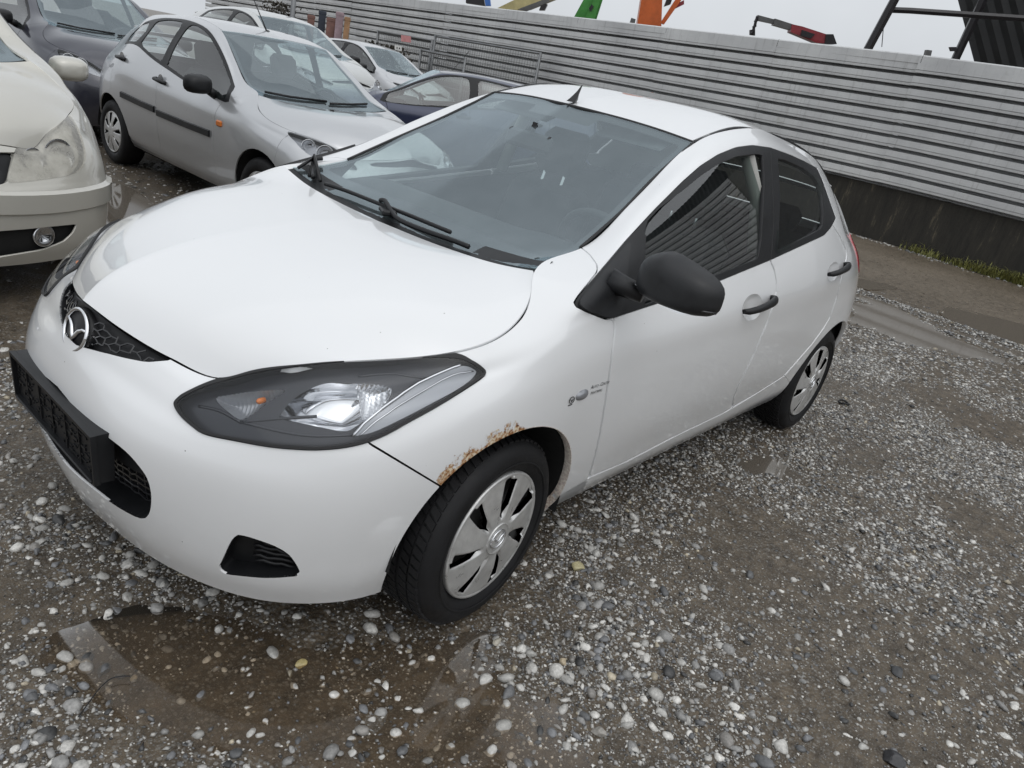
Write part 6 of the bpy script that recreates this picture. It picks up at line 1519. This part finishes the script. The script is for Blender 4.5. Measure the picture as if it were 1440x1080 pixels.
        if o_['lamps']:
            lm = zone(Wm, fL); L0 = panel('headlamp', lm, M['lens'], c, 0, mirror=mr, offset=.003)
            panel('bezel', lm, M[o_.get('bezel', 'bezel_light')], L0, 0, mirror=mr, offset=-.04)
            Vv = lm[0]
            for (uu, vv, R_) in o_.get('bulbs_px', o_.get('bulbs', [(4.2, 8.3, .055), (5.2, 8.6, .045)])):
                k = np.argmin((Vv[:, 6]-uu)**2+((Vv[:, 7]-vv)*.5)**2) if 'bulbs_px' not in o_ else np.argmin(((to_px(Vv[:, :3]@Rw.T+Lw)[0]-np.array([uu, vv]))**2).sum(1)); p_ = Vv[k, :3]-Vv[k, 3:6]*.03; r2, u2, n2 = frame((-.9, -.35, .1)); mb = MB()
                mb.lathe([(R_*1.12, .006), (R_, .008), (R_*.85, -.008), (R_*.4, -.024), (0, -.028)], 24, np.stack([r2, n2, u2], 1), p_)
                (mirrored(mb) if mr else mb).build('reflector', M['reflector'], L0, smooth=True)
    gr = panel('grille', zone(Wm, lambda V: V[:, 6]-4, fG), M['black'], c, 0, both=True, offset=-.02)
    panel('intake', zone(Wm, lambda V: V[:, 6]-4, fB), M['dark'], c, 0, both=True, offset=-.03)
    hood_ = panel('hood', clip(hM, np.maximum(hM[0][:, 6]-.994, .004-hM[0][:, 7])), pm, c, .012, both=True)
    panel('roof', rM, pm, c, .015, both=True)
    wsn = panel('windscreen', gM_, M['windscreen'], c, 0, both=True)
    panel('windscreen_border', clip(gM_, np.minimum(np.minimum((1-gM_[0][:, 6])*.56-.03, gM_[0][:, 7]*.95-.11), (1-gM_[0][:, 7])*.95-.03)), M['frit'], wsn, 0, both=True, offset=-.004)
    sh_ = zone(Wm, lambda V: V[:, 7]-6.7, lambda V: -fB(V), lambda V: -fL(V), lambda V: -fG(V)); panel('inner_shell', sh_, M['dark'], c, 0, both=True, offset=-.03)
    fl_mb = lambda mb, mr: mirrored(mb) if mr else mb
    wpt = lambda u, v, off=0.0: (lambda k: Wm[0][k, :3]+Wm[0][k, 3:6]*off)(np.argmin((Wm[0][:, 6]-u)**2+((Wm[0][:, 7]-v)*.7)**2))
    for mr in (False, True):
        k_ = 'r' if mr else 'l'
        if o_['handles']:
            for key, u_ in (('fd', D1-.75), ('rd', D2-.62)):
                p_ = wpt(u_, 6.35); q_ = wpt(u_+.55, 6.35); d_ = (q_-p_)/np.linalg.norm(q_-p_)
                mb = MB(); mb.tube([p_, p_+d_*.02+np.array([0, -.03, 0]), p_+d_*.15+np.array([0, -.03, 0]), p_+d_*.17], .015, 8); fl_mb(mb, mr).build('handle', M[o_.get('handle_mat', plastic)], pieces[k_, key], smooth=True)
                mb = MB(); mb.lathe([(.05, .002), (.045, -.0), (0, -.001)], 20, np.stack([np.array([1, 0, 0]), np.array([0, -1, 0]), np.array([0, 0, 1])], 1), p_+d_*.085+np.array([0, -.003, 0])); fl_mb(mb, mr).build('handle_bowl', M['black'] if False else pm, pieces[k_, key], smooth=True)
        if o_['mirrors'] and (mr or o_['mirrors'] != 'right'):
            p_ = wpt(10.75, 7.35); cm = p_+np.array(o_.get('mirror_off', (.02, -.135, .06))); mb = MB(); nu, nv = 10, 20; V = []
            for i in range(nu+1):
                f = i/nu; x = -math.cos(f*math.pi/2); s_ = math.sin(f*math.pi/2)**.55
                for k in range(nv):
                    th = 2*math.pi*k/nv; ct, st = math.cos(th), math.sin(th); e = 3.2; rad = (abs(ct)**e+abs(st)**e)**(-1/e); V.append(cm+np.array([.09*x, ct*rad*.105*s_, st*rad*.068*s_]))
            F = [(i*nv+k, i*nv+(k+1) % nv, (i+1)*nv+(k+1) % nv, (i+1)*nv+k) for i in range(nu) for k in range(nv)]+[[nu*nv+k for k in range(nv)]]
            mb.add(V, F); om = fix_normals(fl_mb(mb, mr).build('door_mirror', M[o_.get('mirror_mat', plastic)], pieces[k_, 'fd'], sharp=50))
            mb = MB(); mb.tube([cm+np.array([-.02, .07, -.03]), p_], [.03, .035], 8); fl_mb(mb, mr).build('mirror_arm', M[o_.get('mirror_mat', plastic)], om, smooth=True)
    if o_['wheels']:
        for x in (0, wb):
            for sd in (-1, 1): wheel('wheel', c, (x, sd*track*my, wheel_r), wheel_r, cover_r, .18, sd, 0, spin=.2, ns=o_.get('spokes', 8), detail=False, swirl=0.0)
        for x in (0, wb):
            for sd in (-1, 1):
                mb = MB(); V = []; n = 18
                for k in range(n+1):
                    a = math.pi*k/n
                    for r, y in ((o_['arch']+.006, .80*my), (o_['arch']+.006, .48)): V.append((x+r*math.cos(a), sd*y, wheel_r+r*math.sin(a)))
                mb.add(V, [(2*k, 2*k+1, 2*k+3, 2*k+2) for k in range(n)]+[[2*k+1 for k in range(n+1)]]).build('wheel_well', M['dark'], c)
    zf = float(mz(np.array([.215]))[0]); xf, xr = float(mx(np.array([-.45]))[0]), float(mx(np.array([2.8]))[0])
    mb = MB(); mb.box(((xf+xr)/2, 0, zf), (xr-xf, 1.1, .05)); mb.box((wb/2, 0, zf+.0), (wb-.8, 1.42*my, .045)); mb.build('underbody', M['under'], c)
    # cabin
    W1 = lambda P: warp(np.array(P, float))
    mb = MB(); q = W1([(.30, -.62, .86), (.46, -.62, .95), (.66, -.62, .95), (.76, -.62, .86), (.74, -.62, .5)]); q2 = q*np.array([1, -1, 1]); mb.add(np.concatenate([q, q2]), [(i, i+1, 6+i, 5+i) for i in range(4)]); mb.build('dashboard', M['dash'], c)
    if o_['seats']:
        for y in (-.36, .36):
            s0 = W1([(1.05, y, .36)])[0]; mb = MB(); mb.box(s0, (.5, .48, .16), None, .04); mb.box(s0+np.array([.36, 0, .34]), (.15, .46, .62), rot('y', .3), .05); so_ = mb.build('seat', M['seat'], c)
            mb = MB(); mb.box(s0+np.array([.48, 0, .76]), (.10, .26, .20), rot('y', .3), .04); mb.build('headrest', M['seat'], so_)
        s0 = W1([(2.2, 0, .62)])[0]; mb = MB(); mb.box(s0, (.2, 1.2, .6), rot('y', .3), .05); mb.build('rear_seat', M['seat'], c)
        sw = W1([(.92, -.36, .88)])[0]; r2, u2, n2 = frame((.9, 0, .42)); mb = MB(); mb.tube([sw+.18*(math.cos(a)*r2+math.sin(a)*u2) for a in np.linspace(0, 2*math.pi, 25)], .015, 6, caps=False); mb.tube([sw-.17*r2, sw+.17*r2], .02, 6); mb.build('steering_wheel', M['dash'], c)
    q = W1([(.3, -.66, .27), (2.7, -.66, .27), (2.7, .66, .27), (.3, .66, .27)]); mesh_obj('cabin_floor', q, [(0, 1, 2, 3)], M['seat'], c)
    # wipers
    gv = gM_[0]
    wp = lambda s, t: (lambda k: gv[k, :3]+gv[k, 3:6]*.012)(np.argmin((gv[:, 6]-abs(s))**2+(gv[:, 7]-t)**2))*np.array([1, 1 if s >= 0 else -1, 1])
    for pts in (((-.85, .13), (-.5, .10), (.05, .09)), ((0.1, .07), (.45, .10), (.85, .14))):
        mb = MB(); mb.tube([wp(*p_) for p_ in pts], .010, 6); mb.build('wiper', M['black'], c, smooth=True)
    return c, dict(W=Wm, wpx=wpx, Rw=Rw, Lw=Lw, warp=warp, wpt=wpt, pieces=pieces, pm=pm, hood=hood_)
M['lamp_pale'] = plain('pale_lamp_housing', (.58, .57, .53), .35, metal=.2)
M['silver'] = paint('silver_paint', (.50, .51, .525), metal=.55, rough=.30, dirt=.25)
M['beige'] = paint('champagne_paint', (.52, .505, .455), metal=.25, rough=.36, dirt=.3)
M['navy'] = paint('dark_blue_paint', (.022, .024, .040), metal=.2, rough=.3, dirt=.25)
M['silver_b'] = paint('pale_silver_paint', (.52, .53, .52), metal=.25, rough=.4, dirt=.2)
M['grey_b'] = paint('light_grey_paint', (.50, .51, .53), metal=.2, rough=.4, dirt=.2)
M['blue'] = paint('blue_violet_paint', (.018, .026, .066), metal=.25, rough=.32, dirt=.2)
HALF = math.pi/2
# silver hatchback, its right side towards the white car's windscreen
fi, FI = parked_car('silver_hatchback_car', 'silver five-door hatchback with a black side strip, orange side lamp and thin roof aerial', (2.36, 3.05, 0), HALF, 'silver',
    pl([-.8, -.3, .185, 1.105, 2.49, 3.09], [-.76, -.28, .36, 1.16, 2.49, 3.10]), .985, pl([.2, .76, .9, 1.36, 1.475], [.2, .74, .865, 1.325, 1.40]),
    wheel_r=.283, cover_r=.178, track=.80, trim_rear=[(17.05, 7.15), (16.95, 8.0), (17.15, 8.75), (17.75, 8.75), (18.1, 7.9), (17.9, 7.2)],
    opts=dict(mirrors='right', gr=[(15.35, 7.12), (15.25, 8.8), (16.2, 8.84), (16.75, 8.75), (16.8, 7.15)], spokes=8, lamp_uv=[(3.0, 6.6), (3.2, 8.6), (3.8, 9.7), (4.8, 9.9), (6.2, 9.8), (6.0, 8.6), (5.0, 7.2), (3.8, 6.4)]))
def side_strip(C_, D, u0, u1, v, h, th, mat, parent_key, nm='rubbing_strip'):
    for mr in (False, True):
        k_ = 'r' if mr else 'l'; A = [D['wpt'](u, v) for u in np.linspace(u0, u1, 9)]; mb = MB(); V = []
        for p_ in A: V += [p_+np.array([0, -.001, -h]), p_+np.array([0, -th, -h*.8]), p_+np.array([0, -th, h*.8]), p_+np.array([0, -.001, h])]
        F = [(4*i+j, 4*i+j+1, 4*i+5+j, 4*i+4+j) for i in range(8) for j in range(3)]+[(0, 1, 2, 3), (32, 33, 34, 35)]
        mb.add(V, F); fix_normals((mirrored(mb) if mr else mb).build(nm, M[mat], D['pieces'][k_, parent_key]))
side_strip(fi, FI, 10.5, 15.0, 4.15, .027, .016, 'black', 'fd'); side_strip(fi, FI, 15.2, 17.2, 4.25, .027, .016, 'black', 'rd')
for mr in (False, True):
    p_ = FI['wpt'](9.75, 5.1); mb = MB(); mb.box(p_+np.array([0, -.004, 0]), (.075, .02, .045), None, .009); (mirrored(mb) if mr else mb).build('side_lamp', M['amber'], fi)
p_ = np.array([1.30, .0, 1.362]); mb = MB(); mb.tube([p_, p_+np.array([.10, 0, .10]), p_+np.array([.42, 0, .42])], [.008, .005, .003], 6); mb.lathe([(.022, 0), (.018, .02), (.008, .03)], 16, np.array([[1, 0, 0], [0, 0, 1], [0, 1, 0]]).T, p_); mb.build('aerial', M['black'], fi, smooth=True)
mb = MB(); p_ = FI['warp'](np.array([[.02, .12, .957]]))[0]; mb.box(p_, (.035, .02, .012), None, .004); mb.build('washer_jet', M['black'], FI['hood'])
# champagne minivan at the left edge
def beige_cut(Mf, wpx):
    return Mf
be, BE = parked_car('champagne_minivan', 'champagne coloured minivan with large clouded headlamp and round fog lamp', (-.60, 2.78, 0), HALF, 'beige',
    pl([-.8, -.3, .185, 1.105, 2.49, 3.09], [-.86, -.36, .06, .95, 2.685, 3.40]), 1.08, pl([.2, .60, .76, .9, 1.36, 1.475], [.20, .57, .79, .93, 1.48, 1.60]),
    wheel_r=.31, cover_r=.20, wb=2.685, track=.79,
    opts=dict(handle_mat='beige', mirror_mat='beige', spokes=5, bezel='lamp_pale', lamp_uv=[(2.05, 5.6), (2.15, 6.6), (2.6, 8.2), (3.3, 9.2), (4.0, 9.8), (4.9, 10.0), (5.1, 9.0), (5.05, 7.6), (4.8, 6.6), (4.4, 5.9), (3.2, 5.5)],
              grille_uv=[(-1, 5.7), (1.75, 5.8), (1.9, 7.6), (-1, 7.7)], intake_uv=[(-1, 1.0), (3.6, 1.3), (4.2, 2.2), (4.3, 2.9), (-1, 2.6)], bumper_split=5.6, bulbs_px=[(86, 219, .075), (50, 222, .050)],
              lamp_px=[(10,255),(16,228),(24,205),(36,188),(52,174),(72,163),(91,157),(104,170),(113,188),(119,208),(120,225),(113,238),(100,246),(60,253),(30,256)],
              grille_px=[(-400,190),(0,214),(21,214),(11,256),(0,260),(-400,330)], intake_px=[(-400,420),(-100,335),(0,325),(40,322),(109,315),(103,328),(90,340),(60,352),(0,362),(-400,440)], mirror_off=(.03, -.16, .03)))
M['cloud_lens'] = glass('clouded_lens', (.80, .79, .75), 1.45, boost=.8, dust_haze=.42, film=(.66, .64, .58))
for ch in be.children:
    if ch.name.startswith('headlamp'): ch.data.materials[0] = M['cloud_lens']
for mr in (False, True):
    _k = np.argmin(((to_px(BE['W'][0][:, :3]@BE['Rw'].T+BE['Lw'])[0]-np.array([67, 332]))**2).sum(1)+(BE['W'][0][:, 6] > 5.5)*1e6); p_ = BE['W'][0][_k, :3]; mb = MB(); r2, u2, n2 = frame((-.95, -.25, 0)); mb.lathe([(.050, -.02), (.052, .004), (.044, .008), (.03, .0), (0, -.012)], 28, np.stack([r2, n2, u2], 1), p_+np.array([.012, .005, 0])); (mirrored(mb) if mr else mb).build('fog_lamp', M['reflector'], be, smooth=True)
    A = [BE['wpt'](u, 4.15) for u in np.linspace(.0, 5.4, 16)]; mb = MB(); V = []     # step that runs round the bumper
    nn = [np.array([-1., 0, 0])]*16
    for i, p_ in enumerate(A):
        d = A[min(i+1, 15)]-A[max(i-1, 0)]; n2 = np.array([d[1], -d[0], 0]); n2 /= np.linalg.norm(n2)+1e-9; n2 = n2 if n2[0] < 0 else -n2
        V += [p_+np.array([0, 0, .022])-n2*.004, p_+n2*.022+np.array([0, 0, .010]), p_+n2*.022+np.array([0, 0, -.075]), p_+np.array([0, 0, -.095])-n2*.004]
    mb.add(V, [(4*i+j, 4*i+j+1, 4*i+5+j, 4*i+4+j) for i in range(15) for j in range(3)]+[(60, 61, 62, 63)]); fix_normals((mirrored(mb) if mr else mb).build('bumper_strip', M['beige'], be, sharp=30))
# dark blue car behind the silver one
nv_, NV = parked_car('dark_blue_car', 'very dark blue car with pale headlamps close behind the silver hatchback', (2.30, 7.05, 0), HALF, 'navy',
    pl([-.8, -.3, .185, 1.105, 2.49, 3.09], [-.84, -.30, .20, 1.10, 2.60, 3.35]), 1.04, pl([.2, .76, .9, 1.36, 1.475], [.2, .80, .95, 1.42, 1.52]), wheel_r=.30, cover_r=.19, wb=2.6, track=.78,
    opts=dict(lamp_uv=[(2.6, 6.6), (2.9, 8.2), (3.6, 9.3), (4.6, 9.6), (6.0, 9.7), (5.8, 8.4), (4.8, 7.4), (3.6, 6.6)]))
sv, SV_ = parked_car('pale_silver_wagon', 'pale silver estate car whose windscreen shows above the roof of the silver hatchback', (6.15, 8.9, .10), HALF, 'silver_b',
    pl([-.8, -.3, .185, 1.105, 2.49, 3.09], [-.86, -.32, .20, 1.12, 2.7, 3.6]), 1.12, pl([.2, .76, .9, 1.36, 1.475], [.2, .82, .98, 1.44, 1.54]), wheel_r=.31, cover_r=.2, wb=2.7, track=.79)
gy_, GY_ = parked_car('light_grey_car', 'light grey car half hidden between the blue car and the silver estate', (9.9, 11.0, 0), HALF+.06, 'grey_b',
    pl([-.8, -.3, .185, 1.105, 2.49, 3.09], [-.80, -.30, .20, 1.10, 2.6, 3.4]), 1.06, pl([.2, .76, .9, 1.36, 1.475], [.2, .80, .93, 1.40, 1.48]), wheel_r=.30, cover_r=.19, wb=2.6, track=.79)
_p = at_d(573, 150, 10.0); _r = rot('z', math.radians(-48)); BLO = tuple((_p[:2]-(_r@np.array([.72, -.79, 0]))[:2]).tolist())+(0.0,)
bl_, BL = parked_car('blue_violet_car', 'blue violet car standing side on in front of the mesh fence', BLO, math.radians(-48), 'blue',
    pl([-.8, -.3, .185, 1.105, 2.49, 3.09], [-.76, -.28, .25, 1.05, 2.58, 3.35]), 1.02, pl([.2, .76, .9, 1.36, 1.475], [.2, .74, .84, 1.29, 1.35]), wheel_r=.29, cover_r=.19, wb=2.58, track=.79, opts=dict(mirrors=False))
